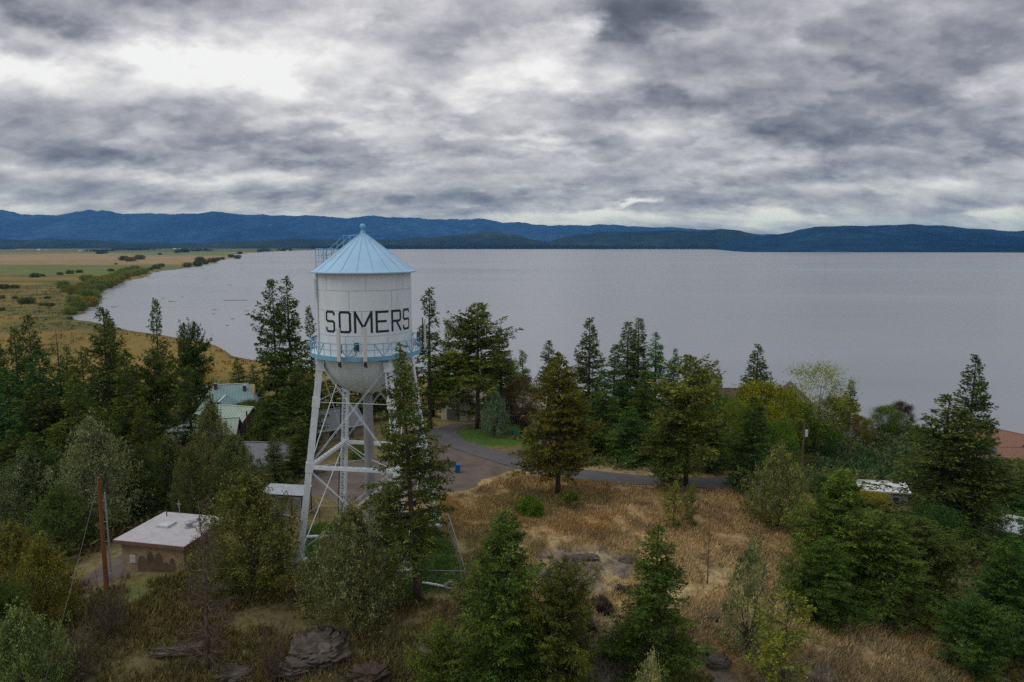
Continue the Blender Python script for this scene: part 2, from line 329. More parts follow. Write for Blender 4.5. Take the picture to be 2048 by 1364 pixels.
# ================================================================ TERRAIN
def lerp3(a, b, t): return np.asarray(a)[None] * (1 - t[:, None]) + (np.asarray(b)[None] if np.ndim(b) == 1 else b) * t[:, None]
def poly_px(pts): return np.array([ground(*p)[:2] for p in pts])
YARD = poly_px([(596, 1070), (640, 1048), (700, 1052), (800, 1056), (893, 1062), (915, 1105), (934, 1186), (840, 1192), (700, 1200), (600, 1175)])
LAWN2 = poly_px([(905, 868), (930, 850), (1000, 845), (1060, 860), (1070, 880), (1030, 892), (960, 892), (915, 882)])
LAWN3 = poly_px([(255, 1150), (390, 1166), (400, 1200), (300, 1215), (200, 1190)])
ROCKZ = [poly_px([(1080, 1105), (1200, 1095), (1270, 1125), (1250, 1180), (1160, 1210), (1060, 1150)])]
def ground_colour(x, y, z):
    n1 = fbm(x, y, 7, 4); n2 = fbm(x + 90, y - 30, 2.1, 4); n3 = fbm(x - 50, y + 70, 30, 3)
    straw = np.array((.42, .32, .17)); orange = np.array((.34, .225, .10)); olive = np.array((.15, .145, .05)); brown = np.array((.16, .115, .07)); floor = np.array((.085, .075, .036))
    rock = np.array((.17, .15, .135)); lawn = np.array((.06, .12, .022)); 
    ob = sstep(62, 70, y + (n1 - .5) * 16) * sstep(96, 84, y); c = lerp3(straw, orange, np.clip(sstep(.46, .66, n1) * .8 + ob * .5, 0, 1)); c = c * (1 - (.6 * sstep(.5, .7, n2))[:, None]) + brown * (.6 * sstep(.5, .7, n2))[:, None]
    c = c * (1 - (.7 * sstep(.52, .66, n3))[:, None]) + olive * (.7 * sstep(.52, .66, n3))[:, None]
    # below the knoll the slope is browner, rocks show
    fr = sstep(57, 49, y + (n1 - .5) * 8)
    c = c * (1 - .68 * fr[:, None]) + lerp3(brown, np.array((.125, .11, .045)), sstep(.35, .6, n3)) * (.68 * fr)[:, None]
    rk = sstep(.52, .60, fbm(x + 5, y + 5, 3.6, 4)) * sstep(58, 47, y)
    c = c * (1 - .85 * rk[:, None]) + rock * (.85 * rk)[:, None]
    for P in ROCKZ:
        k = inpoly(x, y, P) * sstep(.38, .55, n2); c = c * (1 - .8 * k[:, None]) + rock * (.8 * k)[:, None]
    # forest floor away from the open meadow
    px = x / np.maximum(y * .98 + 4, 1) * FPX + 1024
    wood = np.maximum(sstep(860, 760, px) * 1.0, sstep(82, 100, y + (n1 - .5) * 10)); wood = np.maximum(wood, sstep(30, 48, x - (y - 60) * .45 + (n1 - .5) * 10))
    wood = wood * sstep(38, 50, y + 8 * (px > 860))
    c = c * (1 - .75 * wood[:, None]) + lerp3(floor, olive, n2) * (.75 * wood)[:, None]
    for P, a in ((YARD, 1), (LAWN2, 1.0), (LAWN3, .75)):
        d = segd(x, y, P); k = sstep(-.5, .7, np.where(inpoly(x, y, P), d, -d) + (n2 - .5) * 3) * a * (.55 + .45 * sstep(.35, .55, n1))
        c = c * (1 - k[:, None]) + (lawn * (.7 + .7 * n2[:, None])) * k[:, None]
    # marsh and fields beyond the foot of the hill
    m = sstep(170, 260, np.hypot(x, y)) * (z > LAKE - .5)
    nn = fbm(x * .5, y, 55, 5); nb = fbm(x * .35 + 9, y, 260, 4); nf = fbm(x + 700, y * 2.2, 900, 3)
    gold = np.array((.215, .155, .045)); mol = np.array((.12, .115, .035)); tan = np.array((.30, .22, .115)); grn = np.array((.11, .17, .045)); dk = np.array((.08, .075, .03))
    mc = lerp3(gold, mol, sstep(.4, .62, nn)); mc = mc * (1 - (.7 * sstep(.5, .68, nb))[:, None]) + mol * (.7 * sstep(.5, .68, nb))[:, None]
    k = sstep(1150, 1280, y + .2 * x + (nn - .5) * 150) * sstep(1950, 1800, y) * sstep(-700, -860, x); mc = mc * (1 - .8 * k[:, None]) + grn * (.8 * k)[:, None]
    k = sstep(1900, 2150, y + (nn - .5) * 300) * sstep(-200, -450, x); mc = mc * (1 - .85 * k[:, None]) + (tan * (.8 + .5 * nb[:, None])) * (.85 * k)[:, None]
    k = sstep(3400, 3900, y + (nb - .5) * 1200) * sstep(.42, .5, nf); mc = mc * (1 - .8 * k[:, None]) + grn * (.8 * k)[:, None]
    k = sstep(4800, 5200, y); mc = mc * (1 - .55 * k[:, None]) + dk * (.55 * k)[:, None]
    sh = np.exp(-np.clip(z - (LAKE + .02), 0, 5) / .12); mc = mc * (1 - .6 * sh[:, None]) + np.array((.07, .05, .03)) * (.6 * sh)[:, None]
    c = c * (1 - m[:, None]) + mc * m[:, None]
    return c
def build_terrain():
    th = np.concatenate([np.linspace(-180, -50, 60)[:-1], np.linspace(-50, 50, 620), np.linspace(50, 180, 60)[1:]])
    r = [1.0, 5, 10, 16, 22, 28, 33]; x = 36.0
    while x < 26000: r.append(x); x *= 1.0095 if x < 900 else 1.016
    r = np.array(r); T, RR = np.meshgrid(np.radians(th), r)
    X = (RR * np.sin(T)).ravel(); Y = (RR * np.cos(T)).ravel()
    Z = np.empty_like(X)
    for s in range(0, len(X), 40000): Z[s:s + 40000] = H(X[s:s + 40000], Y[s:s + 40000])
    C = ground_colour(X, Y, Z)
    nr, nc = T.shape; i = np.arange(nr - 1)[:, None] * nc + np.arange(nc - 1)[None]
    q = np.stack([i, i + 1, i + nc + 1, i + nc], -1).reshape(-1, 4)[:, ::-1]
    m = bpy.data.materials.new("ground"); m.use_nodes = True; t = m.node_tree; b = t.nodes['Principled BSDF']
    a = N(t, 'ShaderNodeAttribute', attribute_name='Col'); g = N(t, 'ShaderNodeNewGeometry')
    n = noise_(t, g.outputs['Position'], 1.6, 9, .7); n2 = noise_(t, g.outputs['Position'], .02, 8, .65)
    f = ramp(t, n, [(.28, (.45, .45, .45)), (.5, (1, 1, 1)), (.72, (1.55, 1.5, 1.4))])
    f2 = ramp(t, n2, [(.3, (.75, .78, .8)), (.7, (1.25, 1.2, 1.1))])
    c = mixc(t, 1.0, mixc(t, 1.0, a.outputs[0], f, 'MULTIPLY'), f2, 'MULTIPLY')
    t.links.new(c, b.inputs['Base Color']); b.inputs['Roughness'].default_value = .95; b.inputs['Specular IOR Level'].default_value = .1
    bn = N(t, 'ShaderNodeBump'); bn.inputs['Strength'].default_value = .7; bn.inputs['Distance'].default_value = .25
    t.links.new(n, bn.inputs['Height']); t.links.new(bn.outputs[0], b.inputs['Normal'])
    me = np_mesh("terrain", np.stack([X, Y, Z], 1), q, m, True, C)
    tag(mesh_obj("terrain", me), kind='structure')
build_terrain()

# ---------------------------------------------------------------- lake
def build_water():
    m = bpy.data.materials.new("lake_water"); m.use_nodes = True; t = m.node_tree; b = t.nodes['Principled BSDF']
    b.inputs['Roughness'].default_value = .22; b.inputs['IOR'].default_value = 1.33
    g = N(t, 'ShaderNodeNewGeometry'); mp = N(t, 'ShaderNodeMapping'); t.links.new(g.outputs['Position'], mp.inputs[0]); mp.inputs['Scale'].default_value = (.55, 1.0, 1)
    mp2 = N(t, 'ShaderNodeMapping'); t.links.new(g.outputs['Position'], mp2.inputs[0]); mp2.inputs['Scale'].default_value = (.25, 1.0, 1)
    n = noise_(t, mp.outputs[0], .32, 2, .5); n2 = noise_(t, mp.outputs[0], .06, 3, .5); n3 = noise_(t, mp2.outputs[0], .0035, 5, .6, .4)
    c = ramp(t, n3, [(.32, (.185, .205, .225)), (.66, (.285, .295, .32))]); t.links.new(c, b.inputs['Base Color'])
    r = ramp(t, n3, [(.3, (.18, .18, .18)), (.7, (.36, .36, .36))]); t.links.new(r, b.inputs['Roughness'])
    h = M_(t, 'ADD', M_(t, 'MULTIPLY', n, .55), M_(t, 'MULTIPLY', n2, 1.2))
    bn = N(t, 'ShaderNodeBump'); bn.inputs['Strength'].default_value = .55; bn.inputs['Distance'].default_value = .5
    t.links.new(h, bn.inputs['Height']); t.links.new(bn.outputs[0], b.inputs['Normal'])
    mb = MB(); mb.add([(-9000, -6000, LAKE), (14000, -6000, LAKE), (14000, 12000, LAKE), (-9000, 12000, LAKE)], [(0, 1, 2, 3)])
    tag(mb.build("lake", m), kind='structure')
build_water()

# ---------------------------------------------------------------- mountains and far hills
def ridge(name, sky, Y0, Y1, Yp, colA, colB, seed, label=None, rough=1.0, xs=(-700, 2800), n=420, tex=.004, jag=1.0):
    """A range: foot at Y0, crest at Yp following the skyline (column, row), back foot at Y1"""
    sk = np.array(sky, float); px = np.linspace(*xs, n); ty = np.interp(px, sk[:, 0], sk[:, 1]) + ((fbm(px, px * 0 + seed, 26, 5, .6) - .5) * 6 + (fbm(px, px * 0 + seed + 5, 110, 2) - .5) * 4) * jag
    m_ = 60; s = np.linspace(0, 1, m_)
    P, S = np.meshgrid(px, s)
    crest = np.array([topz(t, Yp) for t in ty]) - LAKE
    sf = (Yp - Y0) / (Y1 - Y0)
    Yv = Y0 + S * (Y1 - Y0); X = (P - 1024) / FPX * Yp * (.25 + .75 * Yv / Yp) * 1.0
    prof = np.where(S < sf, np.sin(np.clip(S / sf, 0, 1) * math.pi / 2) ** 1.15, np.cos(np.clip((S - sf) / (1 - sf), 0, 1) * math.pi / 2))
    nz = fbm(X + seed * 1000, Yv * .7, (Y1 - Y0) * .28, 6, .55)
    rid = 1 - np.abs(nz * 2 - 1)
    Z = LAKE - 3 + crest[None] * prof * (1 + rough * (.55 * (rid - .72)) * np.sin(np.clip(prof, 0, 1) * math.pi) ** .7) 
    Z += (fbm(X, Yv + seed * 77, (Y1 - Y0) * .03, 3) - .5) * crest[None] * .05 * prof
    i = np.arange(m_ - 1)[:, None] * n + np.arange(n - 1)[None]; q = np.stack([i, i + 1, i + n + 1, i + n], -1).reshape(-1, 4)
    m = bpy.data.materials.new(name); m.use_nodes = True; t = m.node_tree; b = t.nodes['Principled BSDF']
    g = N(t, 'ShaderNodeNewGeometry'); f = noise_(t, g.outputs['Position'], tex, 8, .7)
    f2 = noise_(t, g.outputs['Position'], tex * .16, 5, .6)
    c = ramp(t, f, [(.3, colA), (.55, colB), (.66, tuple(x * 1.6 for x in colB)), (.74, (colB[0] * 4.5, colB[1] * 2.8, colB[2] * 1.6))]); c = mixc(t, 1.0, c, ramp(t, f2, [(.35, (.6, .65, .75)), (.65, (1.5, 1.35, 1.15))]), 'MULTIPLY'); t.links.new(c, b.inputs['Base Color']); b.inputs['Roughness'].default_value = 1; b.inputs['Specular IOR Level'].default_value = 0
    me = np_mesh(name, np.stack([X, Yv, Z], -1).reshape(-1, 3), q, m, True); tag(mesh_obj(name, me), kind='structure')
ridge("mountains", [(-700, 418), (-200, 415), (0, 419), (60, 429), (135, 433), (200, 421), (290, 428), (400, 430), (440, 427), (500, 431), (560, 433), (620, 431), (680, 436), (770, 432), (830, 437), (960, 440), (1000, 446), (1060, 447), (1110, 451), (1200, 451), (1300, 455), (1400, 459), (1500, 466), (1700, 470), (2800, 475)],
      13500, 21000, 18000, (.008, .03, .09), (.02, .055, .14), 1, n=1100, jag=1.0)  # part of the distance haze is painted in: forest colours made bluer
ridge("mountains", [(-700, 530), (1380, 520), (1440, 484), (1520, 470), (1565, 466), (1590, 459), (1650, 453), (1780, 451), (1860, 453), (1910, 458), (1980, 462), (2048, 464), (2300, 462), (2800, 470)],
      5000, 11500, 8500, (.007, .026, .06), (.014, .042, .09), 2, n=420)  # nearer range also carries some painted haze blue in its base colours
ridge("hills", [(-700, 530), (1000, 500), (1060, 492), (1110, 478), (1150, 470), (1200, 465), (1280, 463), (1350, 461), (1400, 461), (1440, 458), (1470, 460), (1500, 467), (1560, 472), (1620, 476), (1750, 490), (1900, 520), (2800, 530)],
      8700, 12000, 10500, (.01, .024, .022), (.02, .036, .03), 3, n=420)
ridge("hills", [(-700, 480), (0, 481), (100, 479), (200, 479), (300, 484), (420, 486), (520, 483), (600, 476), (640, 478), (700, 481), (800, 477), (880, 471), (950, 467), (990, 465), (1030, 470), (1070, 478), (1110, 484), (1200, 489), (1280, 500), (1500, 530), (2800, 530)],
      8700, 11500, 10000, (.012, .026, .02), (.026, .042, .028), 4, n=420)
# ================================================================ WATER TOWER
TX, TY, TZ = -13.6, 64.6, 0.0
M_WHITE = mat("tank_white_paint", (.68, .74, .79), .42, .05, .35, dirt=(.42, .42, .39), dirt_amt=.35, streak=True, spec=.4)
M_LEG = mat("white_steel_paint", (.70, .76, .80), .45, .06, 1.2, dirt=(.35, .2, .12), dirt_amt=.3, spec=.4)
M_BLUE = mat("light_blue_roof_paint", (.31, .51, .70), .45, .06, .5, dirt=(.30, .42, .48), dirt_amt=.4, spec=.45)
M_RAIL = mat("blue_rail_paint", (.17, .40, .58), .5, .08, 1.5, dirt=(.3, .3, .3), dirt_amt=.3)
M_BLACK = mat("black_lettering", (.018, .022, .028), .5, .1, 2)
M_RUST = mat("rusty_steel", (.25, .11, .06), .8, .3, 6)
M_GREYST = mat("grey_weathered_pipe", (.30, .315, .325), .6, .12, 1.0, dirt=(.16, .13, .11), dirt_amt=.6, streak=True)
M_CONC = mat("concrete", (.27, .25, .22), .9, .2, 2.5, bump=.3, dirt=(.10, .08, .06), dirt_amt=.6)
M_SEAM = mat("seam_paint", (.52, .57, .61), .5, .1, 2)
M_RSEAM = mat("roof_seam", (.24, .43, .61), .5, .1, 2)
M_DARK = mat("dark_metal", (.04, .042, .045), .55, .1, 3)
M_PANEL = mat("antenna_plastic", (.60, .59, .57), .5, .04, 2)
M_GALV = mat("galvanised_steel", (.34, .36, .37), .45, .12, 4, metal=.4)
TR = 4.26; ZB = 19.3; ZE = 26.55; ER = 4.78
tower = empty("water_tower", (TX, TY, TZ), 0, "tall white steel water tower with a light blue cone roof and SOMERS lettering", "water tower")
b = MB(); b.lathe([(TR, ZB), (TR, ZE + .1)], 96); tank = b.build("tank", M_WHITE, tower, True)
b = MB()
for z in (25.0, 22.0 + 1.25, 21.05): b.lathe([(TR, z - .045), (TR + .012, z - .035), (TR + .012, z + .035), (TR, z + .045)], 96)
for z0, z1, off in ((ZB, 21.05, 0), (21.05, 23.25, .35), (23.25, 25, .1), (25, ZE, .45)):
    for k in range(7):
        a = off + k * 2 * math.pi / 7; b.lathe([(TR + .008, z0 + .05), (TR + .008, z1 - .05)], 1, a0=a, a1=a + .016)
b.build("weld_seam", M_SEAM, tank, True)
b = MB(); b.lathe([(.02, ZB - 4.12)] + [(TR * math.sin(t), ZB - 4.12 * math.cos(t)) for t in np.linspace(.03, math.pi / 2, 22)], 96)
bowl = b.build("tank_bowl", M_WHITE, tower, True)
b = MB()
for k in range(12):
    a = k * math.pi / 6 + .1; b.tube([((TR * math.sin(t) + .004) * math.cos(a), (TR * math.sin(t) + .004) * math.sin(a), ZB - 4.124 * math.cos(t)) for t in np.linspace(.45, math.pi / 2 - .05, 12)], .016, 4)
b.build("bowl_seam", M_SEAM, bowl)
# roof
b = MB(); b.lathe([(TR - .05, ZE - .02), (ER - .03, ZE - .10), (ER, ZE - .09), (ER, ZE), (ER - .45, ZE + .24), (.22, ZE + 3.42), (.0, ZE + 3.5)], 64)
roof = b.build("roof", M_BLUE, tower, True, True)
b = MB()
for k in range(20):
    a = k * math.pi / 10 + .07; c, s_ = math.cos(a), math.sin(a)
    b.beam((ER * c * .985, ER * s_ * .985, ZE + .03), ((ER - .45) * c, (ER - .45) * s_, ZE + .25), .036, .04); b.beam(((ER - .45) * c, (ER - .45) * s_, ZE + .25), (.3 * c, .3 * s_, ZE + 3.37), .036, .04)
b.build("roof_seam", M_RSEAM, roof)
b = MB(); b.lathe([(.26, ZE + 3.35), (.2, ZE + 3.62), (.13, ZE + 3.72), (.2, ZE + 3.8)] + [(.28 * math.sin(t), ZE + 4.0 - .28 * math.cos(t)) for t in np.linspace(.6, math.pi - .01, 14)], 24)
b.build("roof_finial", M_RAIL, roof, True)
# hatch ladder with rails and platform over the left rear of the roof
b = MB(); aL = R_(153)
def rp(r, t, z): return Vector((r * math.cos(aL) - t * math.sin(aL), r * math.sin(aL) + t * math.cos(aL), z))
def roofz(r): return ZE + .24 + (ER - .45 - r) / (ER - .45 - .22) * 3.18
for t in (-.42, .42):
    pts = [rp(4.1, t, roofz(4.1) + 1.3), rp(1.9, t, roofz(1.9) + 1.05), rp(.2, t, roofz(1.9) + 1.15)]
    b.tube([rp(4.1, t, roofz(4.1)), pts[0]], .035, 6); b.tube(pts, .035, 6); b.tube([p - Vector((0, 0, .5)) for p in pts], .028, 6)
    for r in (3.4, 2.7, 1.9, 1.1, .3): b.tube([rp(r, t, roofz(r)), rp(r, t, (roofz(r) if r > 1.9 else roofz(1.9)) + 1.12)], .03, 6)
for k in range(14):
    r = 4.2 - k * .28; b.tube([rp(r, -.3, roofz(r) + .1), rp(r, .3, roofz(r) + .1)], .02, 5)
z0 = ZE + .75
for t in (-.75, .75):
    for r in (4.15, 5.05): b.tube([rp(r, t, z0 - .55 if r < 5 else z0 - .9), rp(r, t, z0 + 1.25)], .035, 6)
    for zz_ in (1.25, .65): b.tube([rp(4.15, t, z0 + zz_), rp(5.05, t, z0 + zz_)], .03, 6)
for zz_ in (1.25, .65): b.tube([rp(5.05, -.75, z0 + zz_), rp(5.05, .75, z0 + zz_)], .03, 6)
for t in (-.35, 0, .35): b.tube([rp(5.05, t, z0), rp(5.05, t, z0 + 1.25)], .022, 5)
b.build("roof_handrail", M_RAIL, roof)
b = MB(); b.box(rp(4.6, 0, z0), (.95, 1.55, .05), aL); b.build("roof_platform", M_RAIL, roof)
# lettering
A0 = math.atan2(-TY, -TX)      # direction from the axis to the camera
def wrap(u, z, r=TR + .014):
    a = A0 + u / TR; return (r * math.cos(a), r * math.sin(a), z)
def stroke(mb, p, q, wd=.2):
    p = np.array(p, float); q = np.array(q, float); d = q - p; L = np.hypot(*d); d /= L; nn = np.array((-d[1], d[0])) * wd / 2; k = max(1, int(L / .12))
    p = p - d * wd * .42; q = q + d * wd * .42
    vs = []
    for i in range(k + 1):
        c = p + (q - p) * i / k
        for s_ in (1, -1):
            e = c + nn * s_; vs.append(wrap(e[0], e[1]))
    mb.add(vs, [(2 * i, 2 * i + 1, 2 * i + 3, 2 * i + 2) for i in range(k)])
LZ0, LZ1 = 21.40, 23.12; c_ = .13
def letter(ch, x0, x1):
    mb = MB(); a, b_, m = LZ0, LZ1, (LZ0 + LZ1) / 2 + .03; F = {
        'S': [[(x1, b_ - .22), (x1, b_ - c_), (x1 - c_, b_), (x0 + c_, b_), (x0, b_ - c_), (x0, m + c_), (x0 + c_, m), (x1 - c_, m), (x1, m - c_), (x1, a + c_), (x1 - c_, a), (x0 + c_, a), (x0, a + c_), (x0, a + .3)]],
        'O': [[(x0 + c_, a), (x1 - c_, a), (x1, a + c_), (x1, b_ - c_), (x1 - c_, b_), (x0 + c_, b_), (x0, b_ - c_), (x0, a + c_), (x0 + c_, a)]],
        'M': [[(x0, a), (x0, b_), ((x0 + x1) / 2, a + .35), (x1, b_), (x1, a)]],
        'E': [[(x1, b_), (x0, b_), (x0, a), (x1, a)], [(x0, m), (x1 - .2, m)]],
        'R': [[(x0, a), (x0, b_), (x1 - c_, b_), (x1, b_ - c_), (x1, m + c_ - .05), (x1 - c_, m - .05), (x0, m - .05)], [(x0 + .45, m - .05), (x1, a)]]}[ch]
    for pl in F:
        for i in range(len(pl) - 1): stroke(mb, pl[i], pl[i + 1])
    mb.build("letter", M_BLACK, tank)
for ch, d0, d1 in (('S', -51.5, -39), ('O', -31, -18), ('M', -12, 7), ('E', 13, 27), ('R', 33, 46), ('S', 52, 65)):
    letter(ch, R_(d0) * TR, R_(d1) * TR)
# pipe and vent box down the left side
aP = A0 + R_(-74)
b = MB(); cx, cy = math.cos(aP), math.sin(aP)
b.tube([((TR + .1) * cx, (TR + .1) * cy, ZE - .2), ((TR + .1) * cx, (TR + .1) * cy, ZB + .2)], .09, 8)
b.tube([((TR + .24) * cx, (TR + .24) * cy, 25.9), ((TR + .24) * cx, (TR + .24) * cy, 24.3)], .17, 10); b.build("side_conduit", M_WHITE, tower, True, True)
# balcony
BR = 5.02; ZF = 19.25
b = MB(); b.lathe([(TR + .01, ZF), (BR, ZF), (BR, ZF - .3), (BR - .06, ZF - .3), (BR - .06, ZF - .05), (TR + .01, ZF - .05)], 72); b.build("balcony_floor", M_LEG, tower, True, True)
b = MB()
for z, r in ((ZF + 1.18, .04), (ZF + .62, .026)):
    b.tube([(BR * math.cos(t), BR * math.sin(t), z) for t in np.linspace(0, 2 * math.pi, 73)], r, 6, False)
for k in range(40):
    a = k * math.pi / 20 + .03; b.tube([(BR * math.cos(a), BR * math.sin(a), ZF - .1), (BR * math.cos(a), BR * math.sin(a), ZF + 1.18)], .026, 5)
for k in range(20):
    a = k * math.pi / 10 + .03
    for s_ in (-1, 1):
        if (k + (s_ > 0)) % 2: b.tube([(BR * math.cos(a), BR * math.sin(a), ZF + 1.15), (BR * math.cos(a + s_ * .157), BR * math.sin(a + s_ * .157), ZF)], .045, 5)
b.lathe([(BR + .03, ZF - .32), (BR + .03, ZF + .08)], 72)
b.build("balcony_rail", M_RAIL, tower)
# legs
base = [Vector(p) for p in ((-5.6, -4.1, 0), (4.2, -5.9, 0), (5.9, 3.6, 0), (-4.3, 5.6, 0))]
base = []
for ang in (0, 90, 180, 270):
    a = R_(ang) + math.atan2(60.4 - TY, -19.3 - TX); base.append(Vector((7.15 * math.cos(a), 7.15 * math.sin(a), 0)))
tops = [Vector((p.x * 4.42 / 7.15, p.y * 4.42 / 7.15, ZF - .3)) for p in base]
def lp(i, z): t = z / (ZF - .3); return base[i].lerp(tops[i], t)
W_ = .56
def legmesh(i, solid):
    p0, p1 = lp(i, .55), lp(i, ZF - .3); d = (p1 - p0).normalized()
    out = Vector((base[i].x, base[i].y, 0)).normalized(); side = Vector((-out.y, out.x, 0)); 
    vw = Vector((-TX - base[i].x, -TY - base[i].y, 0)).normalized()
    fx = Vector((-vw.y, vw.x, 0)) if solid else Vector((math.cos(R_(-12)), math.sin(R_(-12)), 0)); fx = (fx - d * fx.dot(d)).normalized(); fy = d.cross(fx).normalized()
    b = MB()
    if solid:   # channel webs face the viewer, lacing on the flanks
        for s_ in (-1, 1):
            b.beam(p0 + fy * (s_ * W_ / 2), p1 + fy * (s_ * W_ / 2), W_, .03, fy)
            for e in (-1, 1): b.beam(p0 + fy * (s_ * (W_ / 2 - .06)) + fx * (e * (W_ / 2 - .012)), p1 + fy * (s_ * (W_ / 2 - .06)) + fx * (e * (W_ / 2 - .012)), .02, .12, fy)
    else:
        for s_ in (-1, 1):
            b.beam(p0 + fx * (s_ * W_ / 2), p1 + fx * (s_ * W_ / 2), .03, W_ * .8, fy)
            for e in (-1, 1): b.beam(p0 + fx * (s_ * (W_ / 2 - .07)) + fy * (e * W_ * .4), p1 + fx * (s_ * (W_ / 2 - .07)) + fy * (e * W_ * .4), .14, .02, fy)
    L = (p1 - p0).length; n = int(L / .42); lacs = []
    for e in (-1, 1):
        lac = MB(); lacs.append(lac)
        for k in range(n):
            s0 = 1 if (k + (e > 0)) % 2 else -1; a, c = p0 + d * (L * k / n), p0 + d * (L * (k + 1) / n)
            if solid: lac.beam(a + fx * (e * W_ / 2) + fy * (s0 * W_ * .45), c + fx * (e * W_ / 2) - fy * (s0 * W_ * .45), .065, .016, fx)
            else: lac.beam(a + fy * (e * (W_ * .4 + .02)) + fx * (s0 * W_ * .45), c + fy * (e * (W_ * .4 + .02)) - fx * (s0 * W_ * .45), .065, .016, fy)
    for z in (9.0, 18.2, 14.9):
        c = lp(i, z); b.beam(c - d * .45, c + d * .45, W_ + .1, W_ + .1, fy)
    leg = b.build("leg", M_LEG, tower); [lac.build("lacing", M_LEG, leg) for lac in lacs]
    f = MB(); q = base[i]; f.box((q.x, q.y, .52), (1.0, 1.0, .07), R_(-12)); 
    for s_ in (-1, 1):
        f.prism([(-.5, .55), (.5, .55), (.24, 1.5), (-.24, 1.5)], .04, Matrix.Translation(q + Vector((0, s_ * .3, 0))) @ Matrix.Rotation(R_(-12), 4, 'Z'))
        f.prism([(-.5, .55), (.5, .55), (.24, 1.5), (-.24, 1.5)], .04, Matrix.Translation(q + Vector((s_ * .3, 0, 0))) @ Matrix.Rotation(R_(78), 4, 'Z'))
    f.build("foot_plate", M_LEG, leg)
    f = MB(); f.add(*([[Vector((q.x + a * r, q.y + c * r, z)) for z, r in ((-2.2, .85), (.48, .68)) for a, c in ((-1, -1), (1, -1), (1, 1), (-1, 1))], [(4, 5, 6, 7), (0, 1, 5, 4), (1, 2, 6, 5), (2, 3, 7, 6), (3, 0, 4, 7)]]))
    f.build("footing", M_CONC, leg)
for i in range(4): legmesh(i, i == 0)
ZS = 9.0
for i in range(4):
    j = (i + 1) % 4; a, c = lp(i, ZS), lp(j, ZS); d = (c - a).normalized(); s_ = Vector((-d.y, d.x, 0))
    b = MB(); 
    for e in (-1, 1): b.beam(a + s_ * e * .15, c + s_ * e * .15, .05, .3)
    n = 22
    for k in range(n):
        p, q = a.lerp(c, k / n), a.lerp(c, (k + 1) / n); s0 = 1 if k % 2 else -1; b.beam(p + s_ * s0 * .15 + Vector((0, 0, .16)), q - s_ * s0 * .15 + Vector((0, 0, .16)), .06, .014)
    b.build("strut", M_LEG, tower)
    b = MB()
    b.tube([lp(i, 14.9), lp(j, 14.9)], .028, 5)
    for z0, z1 in ((1.3, ZS - .2), (ZS + .2, ZF - .9)):
        for p, q in ((i, j), (j, i)):
            for o in (-.07, .07):
                b.tube([lp(p, z0) + s_ * .05 + d * o, lp(q, z1) - s_ * .05 + d * o], .022, 5)
    b.build("bracing_rod", M_LEG, tower)
b = MB()
for i in range(4):
    b.tube([lp(i, ZS), Vector((0, 0, ZS - .3))], .025, 5)
b.build("spider_rod", M_LEG, tower)
b = MB(); b.tube([lp(0, 2.6) , Vector((0, 0, 1.2))], .14, 8); b.build("drain_pipe", M_LEG, tower)
b = MB(); b.tube([(0, 0, -.3), (0, 0, ZB - 3.9)], .46, 20); b.lathe([(.62, 15.05), (.62, 15.3), (.46, 15.3)], 24)
for z in np.arange(2.2, 15, 2.1): b.lathe([(.46, z - .03), (.475, z - .02), (.475, z + .02), (.46, z + .03)], 20)
b.build("riser_pipe", M_GREYST, tower, True, True)
b = MB(); i = 3  # ladder up the rear leg
for s_ in (-.22, .22): b.tube([lp(3, .8) + Vector((s_ + .1, -.5, 0)), lp(3, 18.5) + Vector((s_ + .1, -.5, 0))], .025, 5)
for z in np.arange(1, 18.4, .32): b.tube([lp(3, z) + Vector((-.12, -.5, 0)), lp(3, z) + Vector((.32, -.5, 0))], .015, 4)
b.build("ladder", M_LEG, tower)
b = MB()
for k in range(7):
    z = 17.8 - k * 2.6
    b.tube([lp(3, max(.3, z)) + Vector((-.4, -.3, 0)), lp(3, max(.2, z - 2.6)) + Vector((-.4, -.3, 0))], .05, 6)
b.build("cable_conduit", M_DARK, tower); b = MB()
b.tube([(BR * math.cos(A0 + .2), BR * math.sin(A0 + .2), ZF - .35), (4.4 * math.cos(A0 + .9), 4.4 * math.sin(A0 + .9), ZF - .6), lp(1, 17) + Vector((-.35, 0, 0))], .035, 5)
b.build("hanging_cable", M_DARK, tower)

# ---------------------------------------------------------------- things fixed on the balcony
def antenna(ang, z0, h, label, second=False):
    a = A0 + ang; c, s_ = math.cos(a), math.sin(a); r = BR + .45
    t = empty("panel_antenna", (TX + r * c, TY + r * s_, z0), a + math.pi / 2, label, "antenna", "panel antennas on the tower balcony")
    b = MB(); b.add(*rbox(.33, .17, h, .05)); b.build("radome", M_PANEL, t, False)
    b = MB(); b.tube([(0, -.22 * -1, -.55), (0, .22, h + .15)], .05, 8); b.build("mast", M_DARK, t)
    for z in (.25, h - .4): b = MB(); b.box((0, .13, z), (.12, .22, .1)); b.build("clamp", M_GALV, t)
    for z in (.3, 1.1): b = MB(); b.tube([(0, .22, z), (0, .62, z)], .035, 6); b.build("bracket", M_GALV, t)
    b = MB()
    for dx_ in (-.1, 0, .1): b.tube([(dx_, 0, 0), (dx_, .02, -.22), (dx_ * .6 + .1, .12, -.55), (.12, .22, -.62)], .022, 5)
    b.box((-.02, .15, -.35), (.24, .14, .3)); b.build("cable", M_DARK, t)
def rbox(wd, dp, h, ch):
    x, y = wd / 2, dp / 2; o = [(-x + ch, -y), (x - ch, -y), (x, -y + ch), (x, y), (-x, y), (-x, -y + ch)]; n = 6
    return [(a, b_, z) for z in (0, h) for a, b_ in o], [tuple(reversed(range(n))), tuple(range(n, 2 * n))] + [(i, (i + 1) % n, (i + 1) % n + n, i + n) for i in range(n)]
antenna(R_(-25), 19.0, 2.9, "white panel antenna on the balcony in front of the letter O")
